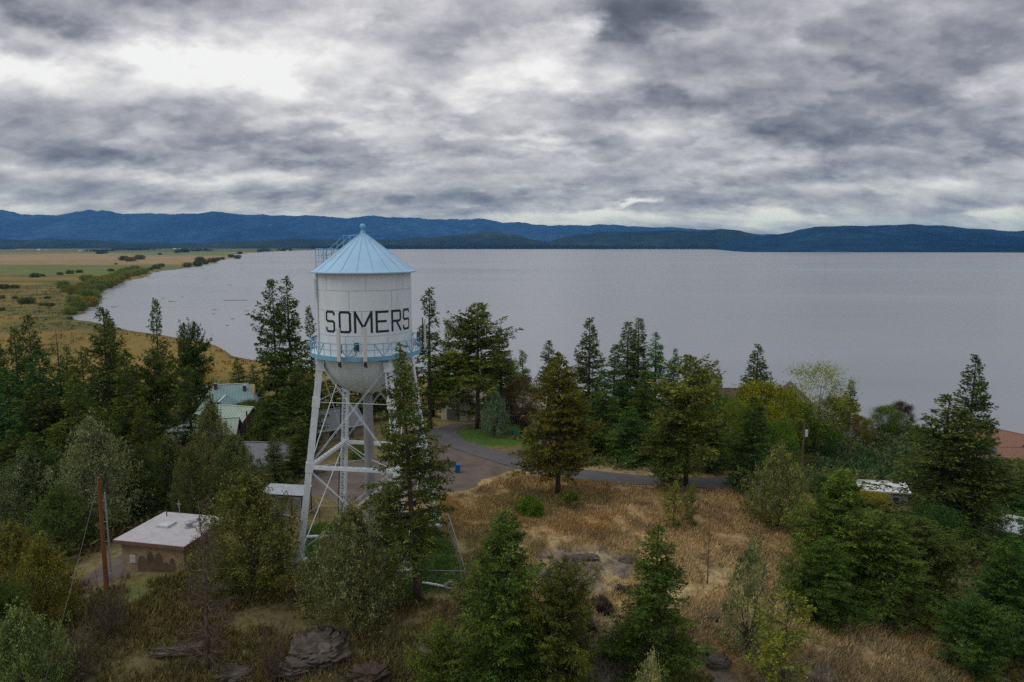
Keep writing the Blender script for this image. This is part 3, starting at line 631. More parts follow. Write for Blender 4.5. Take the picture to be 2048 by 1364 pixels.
antenna(R_(-1), 19.0, 2.95, "white panel antenna on the balcony in front of the letter M")
antenna(R_(83), 19.3, 2.75, "white panel antenna standing out from the right side of the balcony")
def radiobox(ang, z, w_, h, label):
    a = A0 + ang; r = BR - .12
    t = empty("radio_unit", (TX + r * math.cos(a), TY + r * math.sin(a), z), a + math.pi / 2, label, "radio unit", "radio units on the tower balcony")
    b = MB(); b.box((0, 0, h / 2), (w_, .2, h)); b.build("housing", mat("radio_housing", (.10, .11, .115), .5, .1, 3), t)
    b = MB()
    for k in range(5): b.box((-w_ / 2 + w_ * (k + .5) / 5, -.12, h / 2), (.02, .05, h * .85))
    b.tube([(0, 0, -.05), (-.2, -.02, -.4), (-.9, 0, -.55)], .03, 5); b.build("cooling_fin", M_DARK, t)
radiobox(R_(-9.5), ZF + .55, .42, .75, "dark grey radio box on the balcony rail between the two front antennas")
radiobox(R_(76), ZF + .8, .35, .9, "dark radio box beside the antenna on the right of the balcony")
radiobox(R_(-27), ZF + .35, .3, .75, "small dark radio box behind the antenna in front of the letter O")
# ================================================================ TREES AND SHRUBS
def leafmat(name, trans=.25, var=.45, warm=(1.35, 1.1, .7)):
    m = bpy.data.materials.new(name); m.use_nodes = True; t = m.node_tree; b = t.nodes['Principled BSDF']
    oi = N(t, 'ShaderNodeObjectInfo'); ge = N(t, 'ShaderNodeNewGeometry'); tc_ = N(t, 'ShaderNodeTexCoord')
    f = ramp(t, ge.outputs['Random Per Island'], [(0, (1 - var,) * 3), (.6, (1, 1, 1)), (1, (1 + var * 1.3, 1 + var * 1.3, 1 + var))])
    nb_ = noise_(t, tc_.outputs['Object'], 1.3, 4, .6); f = mixc(t, 1.0, f, ramp(t, nb_, [(.33, (.42, .45, .45)), (.5, (.95, .95, .95)), (.66, (1.7, 1.62, 1.35))]), 'MULTIPLY')
    n = noise_(t, tc_.outputs['Object'], .45, 3, .5); n = M_(t, 'MULTIPLY', M_(t, 'SUBTRACT', n, .45), 3.0, clamp=True)
    c = mixc(t, 1.0, oi.outputs['Color'], f, 'MULTIPLY'); c = mixc(t, n, c, mixc(t, 1.0, c, warm, 'MULTIPLY'))
    t.links.new(c, b.inputs['Base Color']); b.inputs['Roughness'].default_value = .8; b.inputs['Specular IOR Level'].default_value = .08
    tr = N(t, 'ShaderNodeBsdfTranslucent'); t.links.new(c, tr.inputs[0]); mx = N(t, 'ShaderNodeMixShader'); mx.inputs[0].default_value = trans
    t.links.new(b.outputs[0], mx.inputs[1]); t.links.new(tr.outputs[0], mx.inputs[2]); t.links.new(mx.outputs[0], t.nodes['Material Output'].inputs[0])
    return m
LEAF = leafmat("conifer_needles"); BROAD = leafmat("broad_leaves", .3, .4, (1.5, 1.15, .5))
BARK = mat("bark", (.085, .065, .05), .95, .3, 3, bump=.4); BARKG = mat("grey_bark", (.13, .115, .10), .95, .3, 3, bump=.4); DEADB = mat("dead_twigs", (.115, .085, .062), .95, .3, 3)
def unit(v): return v / (np.linalg.norm(v, axis=-1, keepdims=True) + 1e-9)
def leaves(P, D, L, Wd, r):
    """rhombic leaves / needle sprays: base points P, directions D, lengths L, widths Wd"""
    n = len(P); D = unit(D); Rv = unit(r.normal(size=(n, 3))); S = unit(np.cross(D, Rv)); L = L[:, None]; Wd = Wd[:, None]
    mid = P + D * L * .45
    V = np.stack([P, mid + S * Wd * .5, P + D * L, mid - S * Wd * .5], 1).reshape(-1, 3)
    Q = np.arange(n * 4).reshape(-1, 4); return V, Q
def crown_mesh(name, parts, m):
    V = []; Q = []; o = 0
    for v, q in parts: V.append(v); Q.append(q + o); o += len(v)
    return np_mesh(name, np.concatenate(V), np.concatenate(Q), m)
def conifer(seed, Hh, R, cb=.08, nb=150, prof='fir', leaf=.36, dens=1.0, droop=.25, lobes=.25, lean=0.0, gap=0.0, topdead=0.0, twig_w=1.0):
    r = np.random.default_rng(seed); tk = MB(); parts = []; nb = int(nb * 1.45); dens *= 1.3
    bend = r.normal(size=2) * lean
    def axis(t): return np.array([bend[0] * t * t * Hh, bend[1] * t * t * Hh, t * Hh])
    r0 = .011 * Hh + .06
    tk.tube([axis(t) for t in np.linspace(0, 1, 9)], [r0 * (1.25 if t == 0 else 1) * (1 - t) ** .8 + .012 for t in np.linspace(0, 1, 9)], 8)
    ph = r.random(6) * 6.28
    P_, D_ = [], []
    for i in range(nb):
        t = (i + r.random()) / nb; t = t ** .92; th = r.random() * 6.283
        zt = cb + (1 - cb) * t
        if gap and r.random() < gap * (math.sin(t * 19 + seed) > .2): continue
        if prof == 'fir': pr = (1 - t) ** .78 * min(1, (t + .22) / .34)
        elif prof == 'narrow': pr = (1 - t) ** .6 * min(1, (t + .3) / .4)
        elif prof == 'pine': pr = math.sin(math.pi * min(1, (t * .86 + .16))) ** .7
        elif prof == 'broad': pr = (1 - t ** 1.6) ** .8 * min(1, (t + .15) / .3)
        lob = 1 + lobes * (math.sin(th * 2 + ph[0] + t * 7) + math.sin(th * 3 + ph[1] - t * 11)) * .6
        L = max(.25, R * pr * lob * r.uniform(.72, 1.12))
        up = (-.12 + .75 * t ** 1.3 + r.normal() * .1) if prof != 'pine' else (.05 + .6 * t + r.normal() * .15)
        b0 = axis(zt); c, s_ = math.cos(th), math.sin(th); dh = np.array([c, s_, 0]); sd_ = np.array([-s_, c, 0])
        ss = np.linspace(0, 1, 6); br = [b0 + dh * L * s + np.array([0, 0, L * (up * s - droop * s * s * (1 - t) * 1.2 + .10 * s ** 4)]) for s in ss]
        if L > .9: tk.tube(br, [(.012 * L + .008) * (1 - .85 * s) for s in ss], 4, False)
        br = np.array(br)
        if t > 1 - topdead: continue
        nt_ = max(3, int(L / .17 * dens))
        s = r.uniform(.06 if t > .4 else .15, 1, nt_); s = np.sort(s)
        pos = np.stack([np.interp(s, ss, br[:, k]) for k in range(3)], 1)
        sgn = np.where(r.random(nt_) < .5, -1, 1)
        tl = (.42 * L * (1 - s) * np.minimum(1, s * 2.2) + .30) * r.uniform(.6, 1.15, nt_) * twig_w
        dirv_ = dh[None] * r.uniform(.5, .9, (nt_, 1)) + sd_[None] * (sgn * r.uniform(.5, 1, nt_))[:, None]; dirv_[:, 2] += r.normal(-.08, .22, nt_); dirv_ = unit(dirv_)
        for k in range(nt_):
            m_ = max(2, int(tl[k] / (leaf * .30))); q = r.random(m_)[:, None]
            P_.append(pos[k] + dirv_[k] * tl[k] * q + r.normal(size=(m_, 3)) * .045); D_.append(dirv_[k] + r.normal(size=(m_, 3)) * .42)
        m_ = 3; P_.append(np.repeat(br[-1:] - dh * .1, m_, 0)); D_.append(dh + r.normal(size=(m_, 3)) * .35)
    P_ = np.concatenate(P_); D_ = np.concatenate(D_); n = len(P_)
    if not topdead:
        P2 = np.array([axis(1 - .05 * q) for q in r.random(30)]); P_ = np.concatenate([P_, P2]); D_ = np.concatenate([D_, r.normal(size=(30, 3)) * .35 + [0, 0, .8]]); n += 30
    D_[:, 2] -= .05
    parts.append(leaves(P_, D_, leaf * r.uniform(.6, 1.15, n), leaf * .36 * r.uniform(.7, 1.3, n), r))
    return tk.mesh("trunk", BARK, True), crown_mesh("crown", parts, LEAF), Hh, R
def juniper(seed, Hh, R, n=420, k=60, leaf=.2, shape=1.0, low=.03, up=.8, m=None, openf=0.0):
    r = np.random.default_rng(seed); tk = MB(); P_, D_ = [], []
    ph = r.random(8) * 6.28
    for j in range(6):
        a = r.random() * 6.28; q = R * .4
        tk.tube([(0, 0, -.1), (q * .3 * math.cos(a), q * .3 * math.sin(a), Hh * .25), (q * math.cos(a), q * math.sin(a), Hh * r.uniform(.55, .85))], [.03 * R + .05, .02 * R + .02, .015], 6)
    for i in range(n):
        t = r.random() ** 1.15; th = r.random() * 6.28; pr = (max(0, 1 - t ** (1.5 * shape))) ** .72 * min(1, (t + .25) / .42)
        lob = 1 + .16 * math.sin(th * 3 + ph[0] + t * 5) + .14 * math.sin(th * 5 + ph[1] - t * 9) + .1 * math.sin(th * 2 + ph[2])
        rad = R * pr * lob * (r.uniform(.45, 1.0) if r.random() > .2 else r.uniform(.1, .5))
        c = np.array([rad * math.cos(th), rad * math.sin(th), Hh * (low + (1 - low) * t * .93)])
        if openf and r.random() < openf * (math.sin(th * 4 + t * 13 + ph[3]) > 0): continue
        out = np.array([math.cos(th), math.sin(th), 0]) * (1 - t) * .8 + np.array([0, 0, up + t * .6])
        pl = R * r.uniform(.12, .3)
        if r.random() < .12: pl *= 1.7; kk = int(k * 1.3)
        else: kk = k
        out = out / np.linalg.norm(out); q = r.random(kk)[:, None]
        P_.append(c + out * pl * q * 1.5 + r.normal(size=(kk, 3)) * pl * .42 * (1.1 - q)); D_.append(out + r.normal(size=(kk, 3)) * .6)
        if i % 14 == 0: tk.tube([(0, 0, c[2] * .4), tuple(c)], [.03, .01], 4, False)
    P_ = np.concatenate(P_); D_ = np.concatenate(D_); nn = len(P_)
    parts = [leaves(P_, D_, leaf * r.uniform(.6, 1.2, nn), leaf * .42 * r.uniform(.7, 1.3, nn), r)]
    return tk.mesh("trunk", BARK, True), crown_mesh("crown", parts, m or LEAF), Hh, R
def broadleaf(seed, Hh, R, n=150, k=95, leaf=.24, cb=.25, airy=0.0, bark=None):
    r = np.random.default_rng(seed); tk = MB(); P_, D_ = [], []
    fork = Hh * max(cb, .12)
    tk.tube([(0, 0, -.3), (0, 0, fork), (.05 * R, 0, Hh * .6)], [.018 * Hh + .05, .013 * Hh + .03, .02], 8)
    limbs = []
    for j in range(11):
        a = r.random() * 6.28; e = r.uniform(.35, .95); L = R * r.uniform(.7, .95); z1 = fork + (Hh - fork) * e * .85
        p0 = np.array([0, 0, fork * r.uniform(.8, 1.3)]); p2 = np.array([L * math.cos(a) * (1 - .5 * max(0, e - .5)), L * math.sin(a) * (1 - .5 * max(0, e - .5)), z1]); p1 = p0 * .5 + p2 * .5 + np.array([0, 0, .08 * Hh])
        tk.tube([p0, p1, p2], [.007 * Hh + .02, .004 * Hh + .012, .01], 5, False); limbs.append((p0, p1, p2))
    ph = r.random(6) * 6.28
    for i in range(n):
        t = r.random(); th = r.random() * 6.28; e = (t - .5) * 2
        pr = math.sqrt(max(.05, 1 - abs(e) ** 2.3)); lob = 1 + .2 * math.sin(th * 3 + ph[0] + t * 6) + .13 * math.sin(th * 5 + ph[1] - 8 * t)
        rad = R * pr * lob * r.uniform(.35, 1) ** .6
        c = np.array([rad * math.cos(th), rad * math.sin(th), Hh * (cb + (1 - cb) * (.04 + .9 * t))])
        if airy and r.random() < airy: continue
        s_ = R * r.uniform(.09, .2)
        P_.append(c + r.normal(size=(k, 3)) * s_ * np.array([1, 1, .75])); D_.append(r.normal(size=(k, 3)) + (c - [0, 0, Hh * .5]) / R * .5)
    P_ = np.concatenate(P_); D_ = np.concatenate(D_); nn = len(P_)
    return tk.mesh("trunk", bark or BARKG, True), crown_mesh("crown", [leaves(P_, D_, leaf * r.uniform(.6, 1.2, nn), leaf * .62 * r.uniform(.7, 1.2, nn), r)], BROAD), Hh, R
def bare(seed, Hh, R, n=46, single=True, leafy=0, base_r=None):
    r = np.random.default_rng(seed); tk = MB(); br_ = MB()
    if single:
        tk.tube([(0, 0, -.3), (.02 * Hh, 0, Hh * .5), (0, .02 * Hh, Hh)], [base_r or .016 * Hh, .01 * Hh, .012], 7)
    for i in range(n):
        th = r.random() * 6.28
        if single: t = r.uniform(.08, .97); p0 = np.array([0.02 * Hh * min(1, t * 2), 0, t * Hh]); L = R * (1 - t * .8) * r.uniform(.4, 1); up = r.normal(.12, .2); 
        else: p0 = np.array([0, 0, 0.0]); L = R * r.uniform(.5, 1); up = r.uniform(.8, 2.4)
        d = np.array([math.cos(th), math.sin(th), up]); p1 = p0 + d * L * .5 + [0, 0, -.02 * L]; p2 = p0 + d * L + r.normal(size=3) * .12 * L; 
        if not single: p2 = p2 * np.array([1, 1, min(1, Hh / max(p2[2], .1))])
        br_.tube([p0, p1, p2], [.018 * L + .014, .012 * L + .01, .008], 4, False)
        for q in range(9):
            s = r.uniform(.3, .95); a = (p0 + (p1 - p0) * s * 2) if s < .5 else (p1 + (p2 - p1) * (s * 2 - 1)); e = a + (d * .5 + r.normal(size=3) * .7) * L * .28
            br_.tube([a, e], [.018, .008], 3, False)
    if not single:
        tk.tube([(0, 0, -.2), (0, 0, .25)], [.12, .08], 6)
    return tk.mesh("trunk", DEADB, True), br_.mesh("branches", DEADB), Hh, R

PROTO = {}
def proto(k):
    if k in PROTO: return PROTO[k]
    f = {
        'fir1': lambda: conifer(11, 20, 3.6, .10, 170, 'fir', .40, 1.0, .22),
        'fir2': lambda: conifer(12, 20, 3.6, .06, 165, 'fir', .38, 1.0, .3, .4),
        'fir3': lambda: conifer(13, 20, 3.4, .16, 130, 'fir', .42, .9, .2, .45, .01, .4),
        'firn': lambda: conifer(14, 20, 2.6, .05, 200, 'narrow', .34, 1.1, .25, .2),
        'spiky': lambda: conifer(15, 16, 3.6, .04, 130, 'fir', .36, 1.25, .02, .15),
        'pine1': lambda: conifer(16, 20, 4.6, .34, 120, 'pine', .46, 1.0, .1, .45, .012, .35),
        'lawnpine': lambda: conifer(51, 20, 4.6, .36, 150, 'broad', .42, 1.1, .1, .5, .006, .3),
        'roadfir': lambda: conifer(52, 18, 4.4, .17, 170, 'broad', .38, 1.15, .16, .35),
        'sapling': lambda: broadleaf(53, 3, 1.1, 60, 60, .17, .42),
        'pine2': lambda: conifer(17, 16, 4.4, .10, 150, 'broad', .40, 1.15, .1, .35),
        'pine3': lambda: conifer(18, 16, 4.2, .22, 110, 'pine', .42, 1.0, .12, .5, .01, .3),
        'sparse': lambda: conifer(19, 20, 3.2, .1, 90, 'fir', .36, .7, .2, .5, .01, .5, .12),
        'hero': lambda: conifer(21, 21.5, 3.7, .20, 200, 'fir', .30, 1.25, .28, .55, .006, .35),
        'fir4': lambda: conifer(33, 20, 3.6, .08, 175, 'broad', .38, 1.0, .26, .5, .012, .3),
        'fir5': lambda: conifer(34, 20, 3.3, .12, 150, 'fir', .36, 1.1, .3, .35, .018, .2),
        'fir6': lambda: conifer(35, 20, 3.7, .05, 185, 'narrow', .40, .9, .2, .6, .008, .45),
        'near1': lambda: conifer(22, 13, 3.8, .05, 210, 'broad', .23, 1.55, .1, .3, 0, 0, 0, .9),
        'near2': lambda: conifer(23, 13, 3.6, .05, 210, 'fir', .22, 1.6, .15, .35, 0, .2, 0, .9),
        'near3': lambda: conifer(36, 13, 3.8, .03, 190, 'pine', .24, 1.5, .1, .5, .01, .3, 0, .9),
        'young': lambda: conifer(24, 9, 2.5, .05, 75, 'pine', .26, .8, -.12, .4, .02, .2),
        'jun1': lambda: juniper(25, 7.5, 3.6, 520, 60, .2, 2.1), 'jun2': lambda: juniper(26, 8.5, 3.4, 520, 60, .2, 1.35), 'jun3': lambda: juniper(27, 9, 3.6, 480, 55, .22, 1.0),
        'shrub': lambda: juniper(28, 5.5, 2.4, 260, 46, .17, 1.2, .02, .8, None, .6),
        'bush': lambda: broadleaf(29, 3, 2, 90, 85, .22, .0),
        'willow': lambda: broadleaf(30, 7, 6, 90, 60, .62, .0),
        'dec1': lambda: broadleaf(31, 14, 5, 190, 95, .30, .12), 'dec2': lambda: broadleaf(32, 15, 5, 170, 70, .26, .15, .3),
        'dead': lambda: bare(41, 13, 3.6, 150), 'snag': lambda: bare(42, 5, 1.6, 26), 'twigs': lambda: bare(43, 3.4, 1.7, 34, False),
    }[k]
    PROTO[k] = f(); return PROTO[k]
NT = 0
hw_ok = lambda x, y: x < 40      # firs on the open right slope keep their own width
def tree_at(kind, x, y, z, h, R, col, label, cat='tree', group=None, name=None, rot=None, lean=None):
    global NT; NT += 1
    tm, cm, Hp, Rp = proto(kind); r = random.Random(NT * 7 + 3)
    nm = name or {'fir': 'fir_tree', 'spi': 'fir_tree', 'pin': 'pine_tree', 'nea': 'fir_tree', 'her': 'fir_tree', 'law': 'pine_tree', 'roa': 'fir_tree', 'sap': 'young_tree', 'spa': 'fir_tree', 'you': 'young_pine', 'jun': 'juniper_tree', 'shr': 'juniper_shrub', 'bus': 'bush', 'wil': 'willow_bush', 'dec': 'deciduous_tree', 'dea': 'dead_tree', 'sna': 'dead_tree', 'twi': 'bare_shrub'}[kind[:3]]
    e = empty(nm, (x, y, z - .15), r.random() * 6.28 if rot is None else rot, label, cat, group)
    if kind[:3] in ('fir', 'spi') and hw_ok(x, y): R *= 1.14
    sxy = R / Rp; sz = h / Hp
    e.scale = (sxy, sxy * r.uniform(.92, 1.08), sz)
    if lean: e.rotation_euler = (lean[0], lean[1], e.rotation_euler[2])
    t = mesh_obj("trunk", tm, e); c = mesh_obj("crown" if not kind[:3] in ('dea', 'sna', 'twi') else "branches", cm, e)
    v = r.uniform(.88, 1.12); v *= 2.05 if kind[:3] in ('jun', 'shr') else 1.8 if kind[:3] == 'dec' else 2.05; c.color = (col[0] * v * r.uniform(.94, 1.06), col[1] * v * 1.04, col[2] * v * (.8 if kind[:3] in ('jun', 'shr') else .56) * r.uniform(.9, 1.1), 1)
    return e
def tree(kind, px, py, Y, hw, col, label, cat='tree', group=None, **k):
    """tree whose top is seen at (px, py) and that stands at distance Y; hw is the half width seen"""
    z = Hs(at(px, Y, 0), Y); x = at(px, Y, (z + topz(py, Y)) / 2); z = Hs(x, Y); h = topz(py, Y) - z + .15
    dep = Y * math.cos(PITCH) + (CAMZ - z - h / 2) * math.sin(PITCH)
    return tree_at(kind, x, Y, z, h, hw / FPX * dep, col, label, cat, group, **k)
DG = (.046, .064, .026); DG2 = (.040, .060, .027); OL = (.075, .088, .032); OL2 = (.10, .085, .032); YG = (.13, .135, .03); GG = (.105, .125, .075); GG2 = (.13, .15, .10); BG = (.05, .10, .03); BLG = (.03, .07, .035)
TREES = [
 # before and beside the tower
 ('hero', 831, 688, 55, 90, DG, 'tall dark fir with a forked bare trunk standing directly in front of the tower'),
 ('jun1', 703, 1038, 53, 92, (.085, .09, .05), 'round olive juniper at the foot of the tower, hiding the middle of its base'),
 ('jun2', 497, 968, 57, 106, (.075, .085, .034), 'dense pointed juniper covering the right corner of the tan brick shed'),
 ('dead', 405, 990, 48, 84, DG, 'tall dead brown conifer with bare branches in front of the brick shed'),
 ('near1', 1012, 1022, 46.5, 118, (.05, .075, .026), 'large green fir in the foreground right of the fenced yard'),
 ('near3', 1125, 1118, 45.5, 78, (.06, .07, .03), 'thin olive pine in the foreground between two large green firs'),
 ('near2', 1312, 1052, 48, 112, (.042, .064, .022), 'large dark pointed fir in the centre foreground of the slope'),
 ('near3', 885, 1240, 44, 60, (.06, .08, .025), 'short green pine at the bottom edge left of the large foreground fir'),
 ('young', 1568, 1188, 46, 76, (.105, .12, .04), 'light yellow-green open young pine at the bottom of the right slope'),
 ('shrub', 1500, 1105, 51.5, 66, (.115, .13, .075), 'pale grey-green ragged juniper shrub on the right slope', ),
 ('shrub', 1298, 1325, 42.5, 46, (.16, .17, .10), 'pale grey-green shrub top at the bottom edge below the dark fir'),
 ('young', 1583, 1085, 57, 34, (.06, .085, .03), 'little round pine on the slope left of the dense green fir mass'),
 ('snag', 1418, 1035, 60, 26, OL, 'small bare snag standing in the straw grass of the slope'),
 ('near1', 1680, 940, 62, 112, (.05, .08, .025), 'wide green fir on the slope right of the round olive juniper'),
 ('near2', 1770, 1030, 60, 105, (.044, .066, .024), 'dark green fir standing against the right side of the wide green fir'),
 ('near1', 1650, 1075, 57, 80, (.045, .075, .025), 'low bushy fir at the lower left of the wide green fir'),
 ('fir6', 1880, 792, 88, 108, DG, 'tall dark fir with a narrow double top at the right, reaching above the ivy bank'),
 ('fir4', 1928, 825, 86, 84, DG2, 'broad dark fir just right of the double-topped fir'),
 ('near3', 1835, 1035, 66, 80, (.05, .07, .03), 'mid green fir in front of the tall dark firs at the right'),
 ('spiky', 1940, 712, 128, 66, DG2, 'tallest fir at the right edge with its spiky top against the lake'),
 ('near2', 2010, 1075, 58, 100, (.03, .062, .022), 'dark fir at the right edge of the foreground slope'),
 ('near1', 2075, 1010, 62, 95, (.035, .07, .025), 'dark fir cut off by the right edge of the picture'),
 ('near3', 1950, 1190, 54, 70, (.03, .06, .022), 'low dark fir near the bottom right corner'),
 ('jun1', 1557, 914, 74.5, 60, (.095, .10, .045), 'round olive-grey juniper alone at the right end of the straw meadow'),
 ('young', 1348, 962, 71, 24, (.10, .11, .035), 'left one of a pair of small pines in the straw meadow'),
 ('young', 1384, 965, 71.5, 18, (.085, .105, .035), 'right one of a pair of small pines in the straw meadow'),
 ('sapling', 1140, 980, 75, 18, (.06, .085, .03), 'tiny tree with a thin dark trunk in the straw meadow'),
 ('roadfir', 1117, 708, 80, 84, (.072, .074, .028), 'wide brownish-olive fir beside the road with a pale bare trunk foot'),
 ('pine3', 1376, 712, 84, 84, OL, 'big rounded olive pine standing over the road'),
 ('fir4', 1345, 800, 82, 52, (.055, .075, .028), 'green fir at the left foot of the rounded olive pine'),
 ('fir1', 1507, 795, 83, 62, (.036, .062, .026), 'dark fir beside the road right of the rounded olive pine'),
 # behind the road, against the lake
 ('fir3', 858, 578, 116, 46, DG2, 'tall open fir rising right behind the tank and its antenna'),
 ('lawnpine', 955, 608, 117, 80, (.05, .066, .024), 'tall broad pine on the lawn island with its bare trunk in view'),
 ('fir5', 1003, 655, 124, 44, (.05, .072, .026), 'narrower green fir at the right shoulder of the broad lawn pine'),
 ('fir3', 1047, 700, 160, 28, DG, 'small distant fir between the broad pine and the brownish fir'),
 ('fir2', 1097, 682, 158, 36, DG, 'distant fir whose dark tip shows above the brownish-olive fir'),
 ('spiky', 1178, 637, 135, 50, (.045, .058, .03), 'spiky fir with a pointed top alone against the lake, left of the dark pair'),
 ('firn', 1254, 645, 120, 36, DG2, 'left top of the dark pair of narrow firs behind the road'),
 ('firn', 1275, 638, 122, 36, (.045, .066, .024), 'right top of the dark pair of narrow firs behind the road'),
 ('fir2', 1228, 690, 112, 46, (.035, .07, .035), 'bluish green fir in front of the dark pair'),
 ('fir2', 1290, 742, 108, 52, DG, 'dark fir in front of the dark pair on its right'),
 ('fir5', 1311, 667, 142, 40, BLG, 'dark green fir right of the dark pair, against the lake'),
 ('fir5', 1345, 698, 140, 28, BLG, 'small dark fir top left of the rounded olive pine'),
 ('fir4', 1205, 780, 104, 50, (.045, .075, .03), 'green fir between the brownish fir and the dark pair'),
 ('fir5', 1175, 830, 100, 40, (.05, .08, .03), 'low green fir by the road right of the brownish-olive fir'),
 ('fir4', 1150, 765, 106, 40, (.05, .07, .028), 'olive green fir top behind the brownish fir on its right'),
 ('fir2', 1262, 815, 97, 46, (.036, .07, .028), 'low dark fir by the road below the dark pair'),
 ('fir5', 1312, 835, 95, 36, (.05, .08, .03), 'low green fir left below the rounded olive pine'),
 ('dec1', 1240, 860, 100, 34, (.06, .10, .03), 'bright green bushy tree below the dark pair by the road'),
 ('fir4', 1432, 835, 92, 46, (.045, .07, .03), 'dark green fir right of the rounded olive pine by the road'),
 ('dec1', 1556, 840, 98, 36, (.05, .085, .026), 'green leafy tree filling the gap right of the roadside fir'),
 ('dec1', 1010, 720, 140, 40, (.06, .095, .03), 'green leafy tree behind the lawn island'),
 ('fir5', 925, 700, 128, 34, (.05, .07, .028), 'green fir directly behind the broad lawn pine'),
 ('dec1', 1400, 740, 120, 40, BG, 'leafy green tree behind the right side of the olive pine'),
 ('dec1', 1440, 790, 112, 44, (.045, .09, .03), 'leafy dark green tree between olive pine and yellow-green tree'),
 ('spiky', 1437, 740, 180, 17, (.05, .062, .04), 'small grey-green spruce tip beyond the brown roofs'),
 ('spiky', 1512, 690, 140, 54, DG2, 'dark cone-shaped fir rising behind the yellow-green tree'),
 ('dec1', 1522, 762, 118, 64, (.11, .125, .022), 'rounded yellow-green tree turning orange, in front of the cone-shaped fir'),
 ('dec1', 1475, 800, 106, 40, (.08, .11, .025), 'small yellow-green tree left of the dark roadside fir'),
 ('dec2', 1632, 718, 131, 62, (.12, .15, .055), 'tall airy light green tree against the lake'),
 ('dec1', 1590, 800, 128, 48, (.065, .10, .025), 'dense green tree below the airy light green tree'),
 ('dec1', 1664, 792, 134, 34, (.09, .10, .045), 'dull green leafy tree right of the airy tree'),
 ('fir1', 1700, 762, 152, 28, DG2, 'narrow dark fir right of the airy light green tree'),
 ('dec1', 1650, 850, 128, 28, (.04, .08, .02), 'dark green leafy tree beside the utility pole with the transformer'),
 ('dec1', 1775, 812, 158, 30, (.06, .10, .03), 'small round green tree at the top of the ivy bank'),
 ('dec1', 1803, 803, 163, 24, (.035, .022, .035), 'small dark purple-leaved tree at the top of the ivy bank', ),
 ('dec1', 1718, 832, 148, 15, (.08, .07, .035), 'small thin street tree with bare trunk by the parking lot'),
 ('dec1', 1735, 838, 145, 14, (.09, .09, .035), 'second thin street tree by the parking lot, nearer the ivy bank'),
 ('dec1', 1735, 985, 96, 42, (.15, .14, .03), 'yellow-green bush in front of the white metal roof'),
 ('dec1', 1675, 950, 94, 36, (.09, .10, .03), 'light olive bushy tree left of the white metal roof'),
 ('jun2', 1645, 955, 92, 42, (.04, .062, .028), 'dark green bush behind the round olive juniper'),
 ('fir2', 1850, 905, 108, 46, DG2, 'dark fir hiding the right end of the white metal roof'),
 ('dec1', 2010, 950, 122, 50, (.045, .075, .03), 'leafy green tree in front of the red roofed lodge'),
 ('dec1', 2030, 868, 196, 17, (.035, .05, .03), 'small dark tree between the red roofs and the lake'),
 ('jun1', 990, 790, 111, 27, (.10, .135, .115), 'blue-grey spruce-like bush on the lawn island'),
 ('dec1', 1043, 752, 114, 38, (.055, .045, .045), 'dark purplish round tree leaning on the lawn island'),
 ('dec1', 1060, 878, 97, 16, (.09, .16, .025), 'bright green rounded bush left of the brownish fir, by the road'),
 ('bush', 1062, 996, 72, 25, (.06, .115, .02), 'low bright green bush in the straw meadow'),
 ('dec1', 905, 700, 150, 44, (.10, .13, .02), 'bright yellow-green tree behind the cream garage'),
 ('fir3', 900, 640, 165, 26, DG, 'thin distant fir beyond the garage'),
 ('fir5', 866, 745, 135, 30, (.045, .07, .026), 'green fir beside the cream garage'),
 # behind and left of the tower
 ('fir6', 552, 562, 104, 50, DG2, 'left one of two tall firs left of the tank'),
 ('fir5', 582, 556, 107, 52, (.04, .062, .024), 'right one of two tall firs left of the tank'),
 ('fir3', 626, 614, 112, 30, DG, 'shorter fir partly hidden by the left side of the tank'),
 ('fir2', 600, 720, 98, 58, DG2, 'dark fir behind the left leg of the tower'),
 ('fir5', 668, 742, 118, 44, DG, 'dark fir seen between the tower legs below the bowl'),
 ('fir2', 720, 735, 125, 50, DG2, 'dark green fir seen behind the riser pipe'),
 ('fir1', 775, 700, 130, 46, DG, 'dark fir behind the right legs of the tower'),
 ('jun2', 715, 880, 96, 22, (.10, .13, .03), 'yellow-green bush seen through the tower legs'),
 ('fir5', 548, 868, 84, 30, (.05, .062, .035), 'thin young fir in front of the grey roofed workshop'),
 ('fir2', 598, 835, 88, 40, DG, 'dark fir left of the tower leg beside the grey roof'),
 ('fir5', 480, 716, 158, 26, DG2, 'dark fir at the marsh edge behind the teal roof'),
 ('fir5', 510, 730, 150, 30, DG, 'dark fir between the teal roof and the tall pair'),
 ('dec1', 500, 800, 128, 34, (.055, .07, .035), 'round dark bushy tree in front of the teal roofed house'),
 ('dec1', 545, 815, 112, 38, (.07, .10, .035), 'light green tree right of the green roofed house'),
 ('dec1', 575, 850, 100, 36, (.05, .065, .026), 'olive tree behind the grey roof'),
 ('dec2', 372, 725, 150, 30, (.17, .15, .03), 'yellow autumn tree behind the slender fir'),
 ('dec2', 405, 732, 155, 24, (.19, .15, .03), 'second yellow autumn tree left of the teal roof'),
 ('fir5', 380, 735, 102, 36, (.035, .052, .026), 'slender dark fir in front of the green roofed house'),
 ('fir3', 318, 598, 110, 36, DG2, 'tall fir with a rounded tuft top left of the lake shore'),
 ('pine3', 312, 705, 106, 46, DG, 'broad dark pine below the tufted fir'),
 ('pine3', 375, 648, 126, 26, DG2, 'left one of two twin dark pines against the lake'),
 ('pine3', 398, 646, 127, 26, DG2, 'right one of two twin dark pines against the lake'),
 ('fir6', 215, 618, 102, 54, DG2, 'tall dark fir with two tips at the edge of the marsh'),
 ('fir3', 232, 626, 106, 40, (.04, .055, .024), 'reddish tipped fir right behind the two-tipped fir'),
 ('fir2', 262, 700, 92, 62, DG, 'large dark fir in front of the two-tipped fir'),
